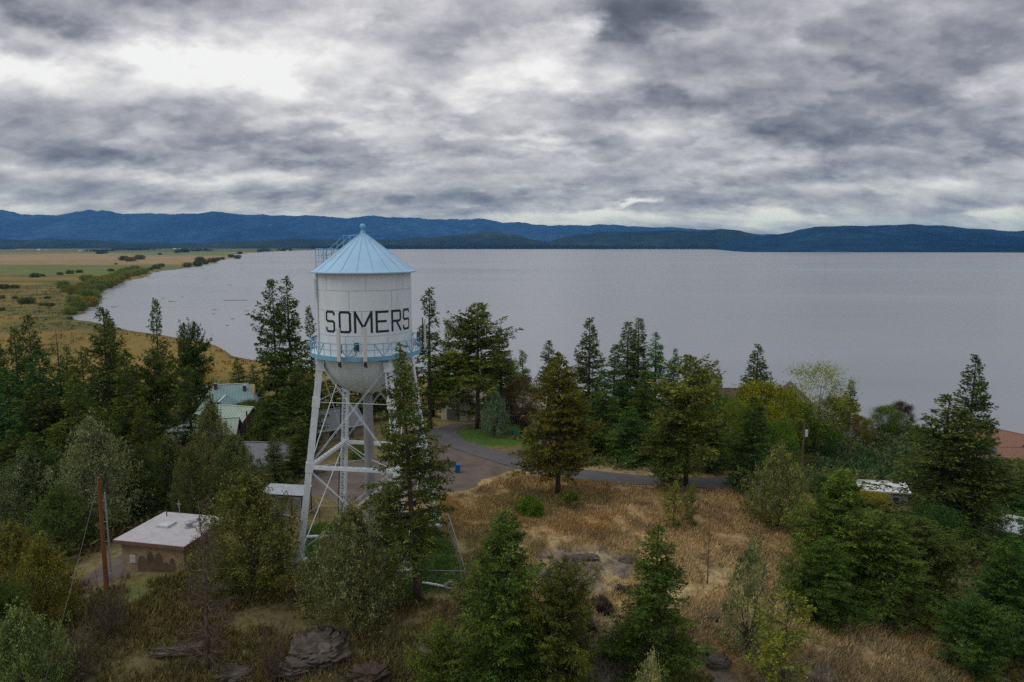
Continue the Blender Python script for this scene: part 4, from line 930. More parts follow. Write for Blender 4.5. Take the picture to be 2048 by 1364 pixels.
 ('sparse', 125, 655, 98, 44, (.06, .06, .03), 'thin half-bare fir with a grey top'),
 ('fir3', 38, 655, 108, 42, (.035, .055, .022), 'dark fir with a blunt top left of the half-bare fir'),
 ('fir6', 72, 632, 106, 38, DG2, 'dark fir with a tall tip next to the blunt fir'),
 ('fir4', -8, 668, 104, 50, DG2, 'dark fir cut by the left edge above the marsh'),
 ('fir2', 160, 752, 88, 62, DG, 'dark fir in the dense left stand, second from its front'),
 ('fir6', 90, 770, 90, 72, (.04, .052, .02), 'broad dark fir filling the middle of the left stand'),
 ('fir4', 20, 740, 96, 62, BLG, 'bluish dark fir at the left edge of the stand'),
 ('fir5', 210, 815, 80, 58, (.042, .055, .02), 'dark fir behind the grey juniper at the left'),
 ('fir3', 110, 850, 82, 60, (.045, .06, .02), 'dark olive fir left behind the grey juniper'),
 ('fir2', 285, 812, 82, 40, (.05, .058, .022), 'olive fir behind the red utility pole'),
 ('jun3', 340, 885, 80, 58, (.06, .07, .03), 'olive juniper directly behind the tan brick shed'),
 ('jun2', 283, 905, 76, 50, (.045, .065, .026), 'dark juniper behind the left end of the brick shed'),
 ('jun3', 188, 855, 71, 84, (.095, .11, .07), 'large grey-green juniper left of the red utility pole'),
 ('jun3', 425, 812, 84, 52, (.085, .095, .048), 'tall grey-olive juniper in front of the green roofed house'),
 ('jun2', 470, 880, 78, 58, (.07, .085, .045), 'round olive juniper in front of the grey roofed workshop'),
 ('jun3', 385, 900, 74, 46, (.065, .078, .04), 'olive juniper right behind the brick shed roof'),
 ('jun1', 60, 925, 74, 72, (.08, .095, .06), 'grey-green juniper near the left edge below the dark stand'),
 ('jun2', 120, 985, 66, 66, (.045, .065, .026), 'dark green juniper between the grey junipers and the path'),
 ('jun2', 30, 1062, 55, 74, (.075, .078, .024), 'yellowish-green juniper at the left edge beside the path'),
 ('jun2', 88, 1090, 52, 62, (.085, .088, .026), 'yellowish-green pointed juniper left of the dirt path'),
 ('jun1', 45, 1245, 44, 92, (.085, .11, .05), 'grey-green juniper filling the bottom left corner'),
 ('near3', -25, 1150, 47, 70, (.035, .055, .02), 'dark fir cut by the left edge near the bottom'),
 ('twigs', 215, 1150, 50, 42, OL, 'leafless brown shrub in the grass below the red utility pole'),
 ('twigs', 150, 1230, 46, 46, OL, 'leafless brown shrub near the bottom left juniper'),
 ('twigs', 900, 1180, 50, 30, OL, 'leafless dark shrub beside the stone fire ring'),
 ('twigs', 545, 1225, 47, 34, OL, 'leafless shrub below the pointed juniper', ),
]
for T in TREES:
    k, px, py, Y, hw, col, lab = T
    cat = 'shrub' if k in ('twigs', 'shrub', 'bush') else 'dead tree' if k in ('dead', 'snag') else 'tree'
    tree(k, px, py, Y, hw, col, lab, cat, **({'rot': 0.0, 'lean': (0, -.05)} if k == 'hero' else {}))
# unnamed members of the dense woods: nothing tells them apart
def fill(kinds, spots, cols, label, group, cat='tree'):
    r = random.Random(len(label))
    for px, py, Y, hw in spots: tree(r.choice(kinds), px, py, Y, hw, r.choice(cols), label, cat, group)
r_ = random.Random(5)
fill(['fir2', 'fir4', 'fir5', 'fir6'], [(r_.uniform(-260, 300), r_.uniform(690, 780), r_.uniform(95, 135), r_.uniform(36, 56)) for _ in range(16)] + [(px, r_.uniform(790, 860), r_.uniform(86, 94), 56) for px in (-60, 0, 60, 130, 190, 250)] + [(px, r_.uniform(860, 930), r_.uniform(70, 84), 52) for px in (-140, -80, -30, 20, 70, 150, 240)],
     [DG, DG2, (.045, .055, .02), BLG], 'dark conifer within the dense dark stand at the left edge', 'dark conifers in the dense stand at the left')
fill(['fir2', 'fir5', 'dec1', 'fir4'], [(px, r_.uniform(800, 850), r_.uniform(128, 165), r_.uniform(26, 40)) for px in (640, 690, 740, 790, 840, 1085, 1130, 1160, 1215, 1255, 1335, 1370, 1570)],
     [DG, BG, (.05, .08, .03), OL], 'mid green tree in the belt of woods between the road and the lake', 'trees in the belt behind the road')
fill(['dec1', 'fir4', 'near1'], [(2060, 930, 118, 50), (2105, 900, 125, 50), (2085, 985, 100, 52), (1905, 960, 100, 52), (1960, 1000, 90, 50), (2160, 850, 130, 60), (1870, 1010, 82, 50), (2130, 1120, 66, 60), (2000, 1110, 70, 40)],
     [DG2, (.04, .075, .03), BLG], 'dark green tree in the thicket at the right edge', 'trees in the thicket at the right edge')
# willows and shrubs along the marsh shore
def marsh(kind, px, by, hw, hfrac, col, label, group, cat='bush'):
    x, y = onplane(px, by, LAKE + .5); dep = math.hypot(y, CAMZ - LAKE); R = hw / FPX * dep
    tree_at(kind, x, y, LAKE + .3, R * hfrac * 2, R, col, label, cat, group)
rw = random.Random(9)
WB = [(182, 612, 15), (170, 600, 17), (160, 620, 14), (150, 610, 16), (140, 628, 12), (186, 598, 14), (178, 588, 13), (165, 582, 13), (196, 584, 13), (205, 576, 12), (216, 575, 12), (226, 570, 12), (238, 565, 12), (215, 565, 12), (250, 558, 11), (262, 553, 10), (272, 551, 10), (284, 548, 9), (240, 556, 11), (228, 560, 11), (200, 568, 13), (188, 575, 14), (150, 590, 14), (138, 585, 12), (255, 546, 9), (270, 543, 9), (245, 547, 8), (290, 545, 7), (128, 577, 12), (176, 565, 12)]
for px, by, hw in WB: marsh('willow', px, by, hw * 1.05, .62, rw.choice([(.085, .105, .04), (.10, .115, .05), (.07, .095, .04), (.11, .10, .035)]), 'rounded willow bush in the row along the left lake shore', 'willow bushes along the lake shore')
SB = [(8, 578, 10), (30, 577, 8), (55, 608, 14), (45, 606, 9), (95, 598, 6), (30, 598, 6), (2, 598, 8), (100, 613, 8), (85, 612, 7), (2, 622, 8), (140, 638, 6), (222, 543, 6), (160, 544, 5), (70, 555, 9), (85, 553, 5), (120, 550, 6), (140, 548, 8), (158, 546, 6), (312, 538, 9), (322, 534, 7), (300, 541, 6), (375, 534, 9), (395, 532, 9), (410, 528, 8), (425, 525, 9), (435, 521, 6), (400, 524, 10), (445, 519, 5), (475, 517, 7), (462, 515, 6), (320, 510, 4), (248, 521, 9), (265, 522, 8), (280, 519, 9), (258, 523, 7), (232, 529, 3), (310, 536, 5), (370, 505, 8), (355, 506, 5), (200, 508, 7), (210, 507, 5), (480, 508, 5), (520, 504, 6), (535, 503, 5)]
for px, by, hw in SB: marsh('willow', px, by, hw, .5, rw.choice([(.035, .055, .028), (.05, .065, .03), (.07, .07, .03)]), 'small dark bush scattered on the marsh meadow', 'dark bushes scattered on the marsh')
# ================================================================ ROADS AND PATHS
ASPH = mat("asphalt", (.10, .095, .10), .95, .12, .6, dirt=(.15, .125, .10), dirt_amt=.7, bump=.2, bscale=6)
GRAV = mat("gravel", (.125, .10, .085), .98, .2, .5, dirt=(.085, .065, .05), dirt_amt=.6, bump=.5, bscale=5)
def ribbon(name, pts, wd, m, off=.07):
    P = np.array(pts, float); d = np.r_[0, np.cumsum(np.hypot(*np.diff(P, axis=0).T))]; n = int(d[-1] / .8)
    t = np.linspace(0, d[-1], n); x = np.interp(t, d, P[:, 0]); y = np.interp(t, d, P[:, 1])
    for _ in range(6): x[1:-1] = (x[:-2] + x[1:-1] * 2 + x[2:]) / 4; y[1:-1] = (y[:-2] + y[1:-1] * 2 + y[2:]) / 4
    tx, ty = np.gradient(x), np.gradient(y); L = np.hypot(tx, ty); nx, ny = -ty / L, tx / L
    k = 9; s = np.linspace(-1, 1, k); wv = wd / 2 * (1 + .10 * (fbm(t, t * 0, 3, 3) - .5))
    X = x[:, None] + nx[:, None] * s * wv[:, None]; Y = y[:, None] + ny[:, None] * s * wv[:, None]
    Z = H(X.ravel(), Y.ravel()).reshape(X.shape) + off + .05 * (1 - s * s)
    i = np.arange(n - 1)[:, None] * k + np.arange(k - 1)[None]; q = np.stack([i, i + k, i + k + 1, i + 1], -1).reshape(-1, 4)
    tag(mesh_obj(name, np_mesh(name, np.stack([X, Y, Z], -1).reshape(-1, 3), q, m, True)), kind='structure')
def patch(name, poly, m, off=.045, cell=.3, edge=.9):
    P = np.array(poly, float); lo = P.min(0) - 1; hi = P.max(0) + 1
    gx = np.arange(lo[0], hi[0], cell); gy = np.arange(lo[1], hi[1], cell); X, Y = np.meshgrid(gx, gy)
    d = segd(X, Y, P); d = np.where(inpoly(X, Y, P), d, -d) + (fbm(X, Y, 2.2, 4) - .5) * edge * 2
    ok = d > 0; Z = H(X.ravel(), Y.ravel()).reshape(X.shape) + off - .12 * (d < cell * 1.2)
    ny_, nx_ = X.shape; i = np.arange(ny_ - 1)[:, None] * nx_ + np.arange(nx_ - 1)[None]; q = np.stack([i, i + 1, i + nx_ + 1, i + nx_], -1).reshape(-1, 4)
    q = q[ok.ravel()[q].all(1)]; u, inv = np.unique(q, return_inverse=True)
    tag(mesh_obj(name, np_mesh(name, np.stack([X, Y, Z], -1).reshape(-1, 3)[u], inv.reshape(q.shape), m, True)), kind='structure')
G2 = lambda pts: [ground(*p)[:2] for p in pts]
ROADP = G2([(880, 858), (885, 872), (905, 888), (950, 901), (1000, 915), (1050, 930), (1110, 944), (1200, 955), (1300, 962), (1400, 967), (1490, 970), (1560, 962)])
ribbon("road", ROADP, 4.6, ASPH, .10)
LOT = G2([(640, 930), (700, 922), (800, 905), (880, 880), (940, 890), (1010, 912), (1050, 935), (1005, 950), (965, 962), (935, 985), (880, 992), (800, 1000), (720, 1012), (650, 1002), (600, 985), (590, 960)])
patch("gravel_lot", LOT, GRAV)
ribbon("driveway", G2([(893, 880), (893, 862), (912, 850), (950, 846), (985, 840), (1030, 842), (1075, 858), (1092, 878), (1065, 898), (1020, 912)]), 3.4, GRAV, .08)
patch("path", G2([(90, 1235), (150, 1165), (205, 1128), (262, 1096), (300, 1090), (275, 1140), (255, 1155), (200, 1172), (140, 1215)]), GRAV, .05, .25, .4)
patch("parking_lot", G2([(1610, 905), (1660, 875), (1690, 852), (1715, 842), (1760, 846), (1800, 858), (1760, 872), (1700, 884), (1660, 905)]), mat("pale_asphalt", (.20, .20, .215), .9, .08, .6), .06, .5, .6)

# ================================================================ GRASS, UNDERGROWTH, ROCKS
def attrmat(name, rough=.9, var=.35):
    m = bpy.data.materials.new(name); m.use_nodes = True; t = m.node_tree; b = t.nodes['Principled BSDF']
    a = N(t, 'ShaderNodeAttribute', attribute_name='Col'); ge = N(t, 'ShaderNodeNewGeometry')
    f = ramp(t, ge.outputs['Random Per Island'], [(0, (1 - var,) * 3), (1, (1 + var,) * 3)])
    t.links.new(mixc(t, 1.0, a.outputs[0], f, 'MULTIPLY'), b.inputs['Base Color']); b.inputs['Roughness'].default_value = rough; b.inputs['Specular IOR Level'].default_value = .1
    return m
GRASSM = attrmat("grass_blades")
def scatter(name, label, cat, poly, n, hmin, hmax, wd, per, spread, colf, lean=.5, avoid=(), mask=None, seed=1, up=1.0):
    r = np.random.default_rng(seed); P = np.array(poly); lo, hi = P.min(0), P.max(0)
    x = r.uniform(lo[0], hi[0], n); y = r.uniform(lo[1], hi[1], n); k = inpoly(x, y, P)
    for A, d in avoid:
        A = np.array(A)
        if d < 0: k &= ~inpoly(x, y, A)
        else: k &= segd(x, y, A, False) > d
    if mask is not None: k &= mask(x, y, r)
    x, y = x[k], y[k]; z = H(x, y); hh = r.uniform(hmin, hmax, len(x)) * (.6 + .8 * fbm(x, y, 4, 3))
    c = colf(x, y, z, r)
    X = np.repeat(x, per) + r.normal(size=len(x) * per) * spread; Y = np.repeat(y, per) + r.normal(size=len(x) * per) * spread
    Z = np.repeat(z, per) + (np.abs(r.normal(size=len(X))) * np.repeat(hh, per) * .5 if up < .9 else -.03)
    D = r.normal(size=(len(X), 3)) * lean; D[:, 2] = np.abs(D[:, 2]) * .3 + up; D[:, 0] += .25
    V, Q = leaves(np.stack([X, Y, Z], 1), D, np.repeat(hh, per) * r.uniform(.6, 1.2, len(X)), np.full(len(X), wd) * r.uniform(.6, 1.4, len(X)), r)
    C = np.repeat(np.repeat(c, per, 0) * r.uniform(.75, 1.25, (len(X), 1)), 4, 0)
    return tag(mesh_obj(name, np_mesh(name, V, Q, GRASSM, False, C)), label, cat, kind='stuff')
def drycol(x, y, z, r):
    c = ground_colour(x, y, z); return np.clip(c * 1.25 * np.array((1.02, 1, .92)), 0, 1)
MEAD = G2([(880, 1000), (935, 990), (1000, 955), (1060, 950), (1200, 968), (1400, 985), (1560, 985), (1660, 1010), (1760, 1070), (1900, 1200), (2048, 1300), (900, 1200), (925, 1100), (890, 1060)])
i_ = len(G2([(880, 1000), (935, 990), (1000, 955), (1060, 950), (1200, 968), (1400, 985), (1560, 985), (1660, 1010), (1760, 1070), (1900, 1200)])) + 1
MEAD = [tuple(p) for p in MEAD]; MEAD = MEAD[:i_] + [(48, 50), (44, 38), (-12, 38), (-9, 50)] + MEAD[i_:]
scatter("dry_grass", "straw and rust coloured dry grass over the knoll right of the tower", "grass", MEAD, 84000, .30, .62, .07, 5, .16, drycol, .35, [(ROADP, 2.4), (LOT, -1)],
        mask=lambda x, y, r: (fbm(x + 3, y, 1.8, 3) + r.normal(size=len(x)) * .08 > .42) & (~inpoly(x, y, ROCKZ[0]) | (r.random(len(x)) < .25)), seed=2)
LEFTP = [(-48, 40), (-52, 58), (-30, 58), (-24, 62), (-24, 57), (-4, 55), (2, 52), (4, 40)]
def leftcol(x, y, z, r):
    n = fbm(x, y, 3.5, 3)[:, None]; return np.array((.17, .13, .05)) * (1 - n) + np.array((.17, .085, .045)) * n * (r.random((len(x), 1)) < .5) + np.array((.09, .12, .03)) * n * .9
scatter("dry_grass", "brown and green weeds on the slope below the brick shed and tower", "weeds", LEFTP, 30000, .3, .75, .075, 6, .2, leftcol, .5, [], mask=lambda x, y, r: fbm(x, y, 2.4, 3) + r.normal(size=len(x)) * .06 > .44, seed=3)
scatter("lawn_grass", "green mown grass inside the fenced tower yard", "grass", YARD, 16000, .10, .22, .05, 5, .15, lambda x, y, z, r: ground_colour(x, y, z) * 1.1, .5, [], seed=4)
def woodcol(x, y, z, r):
    n = fbm(x, y, 5, 3)[:, None]; a = np.array((.07, .11, .03)); b_ = np.array((.12, .105, .035)); k = np.clip((n - .35) * 3, 0, 1); return a * (1 - k) + b_ * k
def ivycol(x, y, z, r):
    n = fbm(x, y, 3, 3)[:, None]; k = np.clip((n - .4) * 4, 0, 1); return np.array((.05, .095, .032)) * (1 - k) + np.array((.105, .125, .045)) * k
sx_ = at(1757, 103, -8)
SHEDP = [(sx_ - 5, 97.5), (sx_ + 5, 97), (sx_ + 5, 107), (sx_ - 5, 107)]
IVY = G2([(1600, 960), (1640, 905), (1690, 880), (1750, 868), (1820, 850), (1880, 880), (1900, 940), (1850, 985), (1760, 990), (1660, 985)])
scatter("ivy_bank", "dense ivy and shrubs covering the bank below the parking lot", "ground cover", IVY, 26000, .35, .9, .28, 9, .5, ivycol, .8, [(SHEDP, -1)], seed=5, up=.35)
UND = G2([(1120, 930), (1180, 880), (1300, 850), (1500, 840), (1610, 860), (1640, 930), (1560, 948), (1400, 950), (1300, 946), (1200, 938)])
scatter("undergrowth", "green and brown undergrowth beneath the belt of trees behind the road", "ground cover", UND, 9000, .3, .8, .24, 7, .45, woodcol, .8, [(ROADP, 3.2)], seed=6, up=.4)
LW = [(at(p, Y, -3), Y) for p, Y in ((-200, 60), (-300, 140), (0, 190), (420, 200), (560, 170), (640, 112), (600, 84), (500, 76), (420, 72), (330, 70), (245, 68), (140, 62), (60, 58))]
scatter("undergrowth", "dark undergrowth beneath the dense stand of trees left of the tower", "ground cover", LW, 26000, .4, 1.1, .26, 7, .5, woodcol, .8, [(G2([(90, 1235), (205, 1128), (300, 1090), (255, 1155), (140, 1215)]), -1)], seed=7, up=.4)
RW = [(at(p, Y, -8), Y) for p, Y in ((1650, 98), (1760, 70), (1800, 58), (2048, 52), (2200, 60), (2300, 150), (2050, 165), (1900, 135), (1800, 110))]
scatter("undergrowth", "green thicket floor below the tall firs at the right edge", "ground cover", RW, 16000, .4, 1.0, .26, 7, .5, woodcol, .8, [(SHEDP, -1)], seed=8, up=.4)
MARSHP = [onplane(*p) for p in ((-300, 800), (560, 790), (600, 740), (520, 727), (470, 716), (430, 696), (340, 677), (280, 669), (215, 655), (138, 640), (130, 600), (120, 575), (-200, 560))]
def marshcol(x, y, z, r):
    c = ground_colour(x, y, z); return c * r.uniform(.7, 1.35, (len(x), 1)) * np.array((1.05, 1.0, .9))
scatter("marsh_grass", "golden and olive reeds over the near marsh beside the lake", "reeds", MARSHP, 42000, .7, 1.6, .5, 5, .8, marshcol, .5, [], mask=lambda x, y, r: (H(x, y) > LAKE + .12) & (fbm(x, y, 14, 4) + r.normal(size=len(x)) * .05 > .44), seed=12)
# rocks
ROCK = mat("lichen_rock", (.095, .078, .062), .95, .45, .9, bump=1.0, bscale=3.5, dirt=(.15, .145, .12), dirt_amt=.6)
ROCKB = mat("brown_rock", (.06, .042, .030), .95, .45, 1.1, bump=1.0, bscale=4, dirt=(.16, .14, .11), dirt_amt=.5)
def rock(px, py, sx, sy, sz, label, seed, m, rz=0.0, sub=44):
    x, y, z = ground(px, py); r = np.random.default_rng(seed); th = np.linspace(0, 2 * math.pi, sub * 2, False); ph = np.linspace(0, math.pi, sub)
    T, P = np.meshgrid(th, ph); d = np.stack([np.sin(P) * np.cos(T), np.sin(P) * np.sin(T), np.cos(P)], -1)
    e = np.sign(d) * np.abs(d) ** .62; o = seed * 13.7
    q = e * (.75 + .5 * (fbm(e[..., 0] * 1.3 + o, e[..., 1] * 1.3 + e[..., 2] * 2.9, .8, 5) - .4))[..., None]
    cr = 1 - np.abs(fbm(e[..., 0] * 2.2 + o, e[..., 1] * 2.2 + e[..., 2] * 4, .9, 4) * 2 - 1); q = q * (1.08 - .30 * np.clip(cr - .72, 0, 1) * 3.5)[..., None]
    lay = np.floor((q[..., 2] + .2 * q[..., 0]) * 5) / 5; q[..., 0] *= 1 + .16 * np.sin(lay * 37 + o); q[..., 1] *= 1 + .16 * np.cos(lay * 29 + o)
    V = q * np.array((sx, sy, sz)); c, s_ = math.cos(rz), math.sin(rz); V = np.stack([V[..., 0] * c - V[..., 1] * s_ + x, V[..., 0] * s_ + V[..., 1] * c + y, V[..., 2] + z], -1)
    n2_ = sub * 2; i = np.arange(sub - 1)[:, None] * n2_ + np.arange(n2_)[None]; j = np.arange(sub - 1)[:, None] * n2_ + (np.arange(n2_)[None] + 1) % n2_
    F = np.stack([i, i + n2_, j + n2_, j], -1).reshape(-1, 4); tag(mesh_obj("rock_outcrop", np_mesh("rock_outcrop", V.reshape(-1, 3), F, m, False)), label, 'rock')
rock(640, 1305, 2.6, 2.6, .8, "big layered grey rock outcrop below the round juniper at the tower foot", 1, ROCK, .1)
rock(600, 1335, 1.7, 1.5, .7, "dark rock block under the layered outcrop near the bottom edge", 2, ROCK, .4)
rock(735, 1350, 1.8, 1.5, .6, "brown rock at the bottom edge right of the layered outcrop", 3, ROCKB, -.3)
rock(350, 1300, 2.3, 1.0, .25, "low pale rock ledge in the weeds behind the dead conifer", 4, ROCK, .1)
rock(480, 1352, 1.8, 1.2, .35, "low rock slab at the bottom edge right of the dead conifer", 5, ROCK, .3)
rock(1205, 1225, .75, .9, 1.5, "upright cracked brown rock left of the dark pointed fir", 6, ROCKB, .2)
rock(1175, 1265, .7, .9, 1.1, "brown rock pillar half hidden by the olive pine", 7, ROCKB, .5)
rock(1245, 1190, .8, .7, .7, "angular brown rock beside the upright cracked rock", 8, ROCKB, -.4)
rock(1160, 1118, 1.9, .9, .22, "flat grey bedrock slab in the straw grass of the knoll", 9, ROCK, .05)
rock(1255, 1122, 1.0, .6, .18, "small flat bedrock slab right of the big one on the knoll", 10, ROCK, -.1)
rock(1420, 1235, .8, .7, .4, "grey stony ledge between the dark fir and the pale shrub", 11, ROCK, .3)
rock(1430, 1330, 1.3, .9, .4, "grey stony ledge at the bottom left of the yellow-green pine", 12, ROCK, .1)
rock(1850, 1245, 1.1, .6, .35, "low dark rock below the wide green fir on the right slope", 13, ROCKB, -.5)
rock(1090, 1155, .5, .4, .4, "small rock with a lichen top beside the olive pine tip", 14, ROCK, .9)

# ================================================================ BUILDINGS
WIN = mat("window_glass", (.03, .035, .045), .12, .05, 1, spec=.8); TRIM = mat("white_trim", (.5, .5, .48), .6, .06, 3); DOORM = mat("door_paint", (.10, .09, .08), .6, .1, 3)
def wallmat(name, c, lap=.2): 
    m = mat(name, c, .85, .10, 1.2, dirt=tuple(x * .6 for x in c), dirt_amt=.35); return m
def ribmat(name, c, rough=.5, spacing=2.2):
    m = mat(name, c, rough, .06, .5, dirt=tuple(x * .65 for x in c), dirt_amt=.35, spec=.4); return m
def gable(name, cat, label, loc, rz, W, D, hw, hr, wallm, roofm, over=.45, wins=(), doors=(), chim=(), gablem=None, ribs=True, hip=0.0):
    """ridge along local X; W along X, D along Y, front is -Y"""
    e = empty(name, loc, rz, label, cat); x, y = W / 2, D / 2; zb = -3.0
    b = MB(); b.add([(-x, -y, zb), (x, -y, zb), (x, y, zb), (-x, y, zb), (-x, -y, hw), (x, -y, hw), (x, y, hw), (-x, y, hw), (-x, 0, hw + hr - .03), (x, 0, hw + hr - .03)],
                    [(0, 1, 5, 4), (2, 3, 7, 6), (1, 2, 6, 9, 5), (3, 0, 4, 8, 7), (4, 5, 9, 8), (6, 7, 8, 9)]); b.build("wall", wallm, e)
    b = MB(); xo, sl = x + over, hr / y; yo = y + over; ze = hw - over * sl; T = .14; hx = hip * xo
    for s_ in (-1, 1):
        vs = [(-xo, s_ * yo, ze + .02), (xo, s_ * yo, ze + .02), (xo - hx, 0, hw + hr + .02), (-xo + hx, 0, hw + hr + .02)]
        vs += [(a, c, d + T) for a, c, d in vs]; b.add(vs, [(0, 1, 2, 3), (4, 7, 6, 5), (0, 4, 5, 1), (1, 5, 6, 2), (2, 6, 7, 3), (3, 7, 4, 0)])
    if hip:
        for s_ in (-1, 1): b.add([(s_ * xo, -yo, ze + .02 + T), (s_ * xo, yo, ze + .02 + T), (s_ * (xo - hx), 0, hw + hr + .02 + T)], [(0, 1, 2)])
    rf = b.build("roof", roofm, e)
    b = MB()
    if ribs:
        n = int(2 * xo / .6)
        for k in range(n + 1):
            px = -xo + .03 + (2 * xo - .06) * k / n
            for s_ in (-1, 1):
                tp = min(1, (xo - abs(px)) / hx) if hx else 1
                b.beam((px, s_ * yo, ze + T + .04), (px, s_ * yo * (1 - tp), ze + T + .04 + (hw + hr - ze) * tp), .05, .05)
        b.build("roof_rib", roofm, rf)
    b = MB(); b.beam((-xo + hx, 0, hw + hr + T + .03), (xo - hx, 0, hw + hr + T + .03), .34, .07); b.build("ridge_cap", TRIM if ribs else roofm, rf)
    for s_ in (-1, 1):
        b = MB(); b.beam((-xo, s_ * (yo + .03), ze + .08), (xo, s_ * (yo + .03), ze + .08), .05, .2); b.build("fascia", TRIM, rf)
    for f, u, z, ww, hh in wins:
        M = {'F': (u, -y - .03), 'B': (u, y + .03), 'L': (-x - .03, u), 'R': (x + .03, u)}[f]; hz = f in 'FB'
        b = MB(); b.box((M[0], M[1], z), ((ww + .16) if hz else .07, .07 if hz else (ww + .16), hh + .16)); fr = b.build("window", TRIM, e)
        k = {'F': (0, -.03), 'B': (0, .03), 'L': (-.03, 0), 'R': (.03, 0)}[f]
        b = MB(); b.box((M[0] + k[0], M[1] + k[1], z), (ww if hz else .03, .03 if hz else ww, hh)); b.build("pane", WIN, fr)
    for f, u, ww, hh, dm in doors:
        M = {'F': (u, -y - .03), 'L': (-x - .03, u), 'R': (x + .03, u)}[f]; hz = f == 'F'
        b = MB(); b.box((M[0], M[1], hh / 2), (ww if hz else .07, .07 if hz else ww, hh)); dr = b.build("door", dm, e)
        b = MB()
        for q in range(1, 4): b.box((M[0] - (0 if hz else -.01 * 0), M[1] - (.045 if hz else 0), hh * q / 4), (ww if hz else .085, .02 if hz else ww, .03))
        b.build("door_panel", DOORM, dr)
    for u, v, s_ in chim:
        zt = hw + hr * (1 - abs(v) / y); b = MB(); b.box((u, v, zt + .45), (s_, s_, 1.5)); c = b.build("chimney", BRICKD, rf); b = MB(); b.box((u, v, zt + 1.24), (s_ + .12, s_ + .12, .1)); b.build("chimney_cap", TRIM, c)
    return e
BRICKD = mat("dark_brick", (.11, .06, .045), .9, .2, 5)
TEAL = ribmat("teal_metal_roof", (.18, .29, .29)); SAGE = ribmat("sage_metal_roof", (.34, .42, .35)); SHING = mat("grey_shingle", (.185, .195, .215), .9, .10, 3, bump=.3); BROWN = mat("brown_shingle", (.095, .06, .058), .95, .12, 3, bump=.3)
REDR = mat("rust_red_shingle", (.215, .115, .08), .9, .16, 2.5, bump=.4); TANR = mat("tan_shingle", (.25, .20, .165), .9, .12, 3); WMET = ribmat("white_metal_roof", (.62, .63, .64)); CREAM = wallmat("cream_siding", (.48, .45, .36)); YELW = wallmat("ochre_siding", (.33, .25, .12)); DKW = wallmat("dark_brown_siding", (.06, .045, .04)); GRW = wallmat("grey_siding", (.22, .22, .22)); SLATE = wallmat("slate_siding", (.07, .08, .095)); PINKW = wallmat("weathered_deck_wood", (.27, .21, .18))
def bx_at(px, Y, z=None): 
    x = at(px, Y, Hs(at(px, Y, 0), Y) if z is None else z); return x
def place(px, Y, zt): return (bx_at(px, Y, zt), Y, zt)
gable("house", "house", "teal metal roofed house with an ochre gable and two dark chimneys", place(458, 146, -7.2), R_(14), 11, 7.5, 3.4, 3.1, YELW, TEAL, .6, [('F', -3.5, 1.6, 1.2, 1.2), ('F', 3.5, 1.6, 1.2, 1.2), ('R', 0, 1.6, 1.2, 1.2)], [], [(-2.2, -.8, .6), (3.6, -1.4, .6)], hip=.3)
gable("house_wing", "house", "low ochre gable front of the teal roofed house facing the hill", place(447, 139.5, -7.2), R_(100), 5.5, 5.4, 3.2, 1.7, YELW, TEAL, .5, [('L', 0, 1.8, 1.3, 1.1)], [])
gable("house", "house", "sage green metal roofed house with a dark wall and glass door at its right end", place(458, 124, -4.9), R_(-14), 9.5, 6.5, 2.9, 1.9, DKW, SAGE, .6, [('F', 3.4, 1.4, 1.1, 2.0), ('F', 0, 1.6, 1.1, 1.0)], [('F', -2.5, .95, 2.05, DOORM)])
gable("house", "house", "front sage roofed wing between the round junipers", place(424, 115, -4.6), R_(12), 8, 5.5, 2.6, 1.7, DKW, SAGE, .6, [('F', 1, 1.5, 1.2, 1)], [])
gable("garage", "garage", "pale sage roofed outbuilding with a cream wall at the far left of the houses", place(338, 113, -4.7), R_(6), 5.2, 4.6, 2.0, 1.5, CREAM, SAGE, .4, [('F', .6, 1.2, .8, .7)], [('F', -1.4, .9, 1.9, DOORM)])
gable("workshop", "workshop", "long workshop with a plain grey roof behind the left tower leg", place(530, 97, -3.2), R_(-2), 9.0, 8.2, 2.1, 1.9, GRW, SHING, .4, [('F', -2, 1.2, 1.4, .8), ('F', 2, 1.2, 1.4, .8)], [], ribs=False)
gable("house", "house", "grey roofed house with a weathered wooden front seen between the tower legs", place(668, 112, -2.6), R_(38), 7.5, 6, 2.6, 2.1, PINKW, SHING, .5, [('F', -1.5, 1.5, 1.2, 1.0), ('L', 0, 1.4, 1.2, 1.0)], [('F', 1.6, .95, 2.05, DOORM)], ribs=False)
gx, gy, gz = ground(906, 841)
gable("garage", "garage", "cream garage with a dark door and tan roof behind the broad lawn pine", (gx + 1.9, gy + 4.2, gz + .05), R_(90 - 22), 9, 5.4, 2.7, 1.9, CREAM, TANR, .6, [('F', 1.5, 1.5, 1.0, .9), ('F', -2, 1.5, 1.0, .9)], [('L', .2, 2.6, 2.1, DOORM), ('F', 3.6, .9, 2.0, mat("red_brown_door", (.22, .07, .03), .6))], ribs=False)
gx, gy, gz = ground(1040, 842)
gable("house", "house", "cream house with a red-brown door behind the purplish tree on the lawn", (gx + .5, gy + 4.5, gz), R_(-8), 9, 6, 2.7, 1.8, CREAM, TANR, .6, [('F', 2.4, 1.5, 1.3, 1.0)], [('F', -1.9, 1.0, 2.0, mat("rust_door", (.24, .08, .035), .6))], ribs=False)
gable("house", "house", "dark brown shingled roof left of the cone-shaped fir by the lake", place(1452, 168, -13.6), R_(-3), 12, 10, 4.3, 3.2, DKW, BROWN, .6, [('F', -3, 2, 1.3, 1.2), ('F', 2, 2, 1.3, 1.2)], [], ribs=False)
gable("house", "house", "dark brown peaked roof behind the yellow-green tree by the lake", place(1578, 170, -14.6), R_(70), 11, 10, 4.2, 4.6, DKW, BROWN, .6, [('L', 0, 2, 1.3, 1.2)], [], ribs=False)
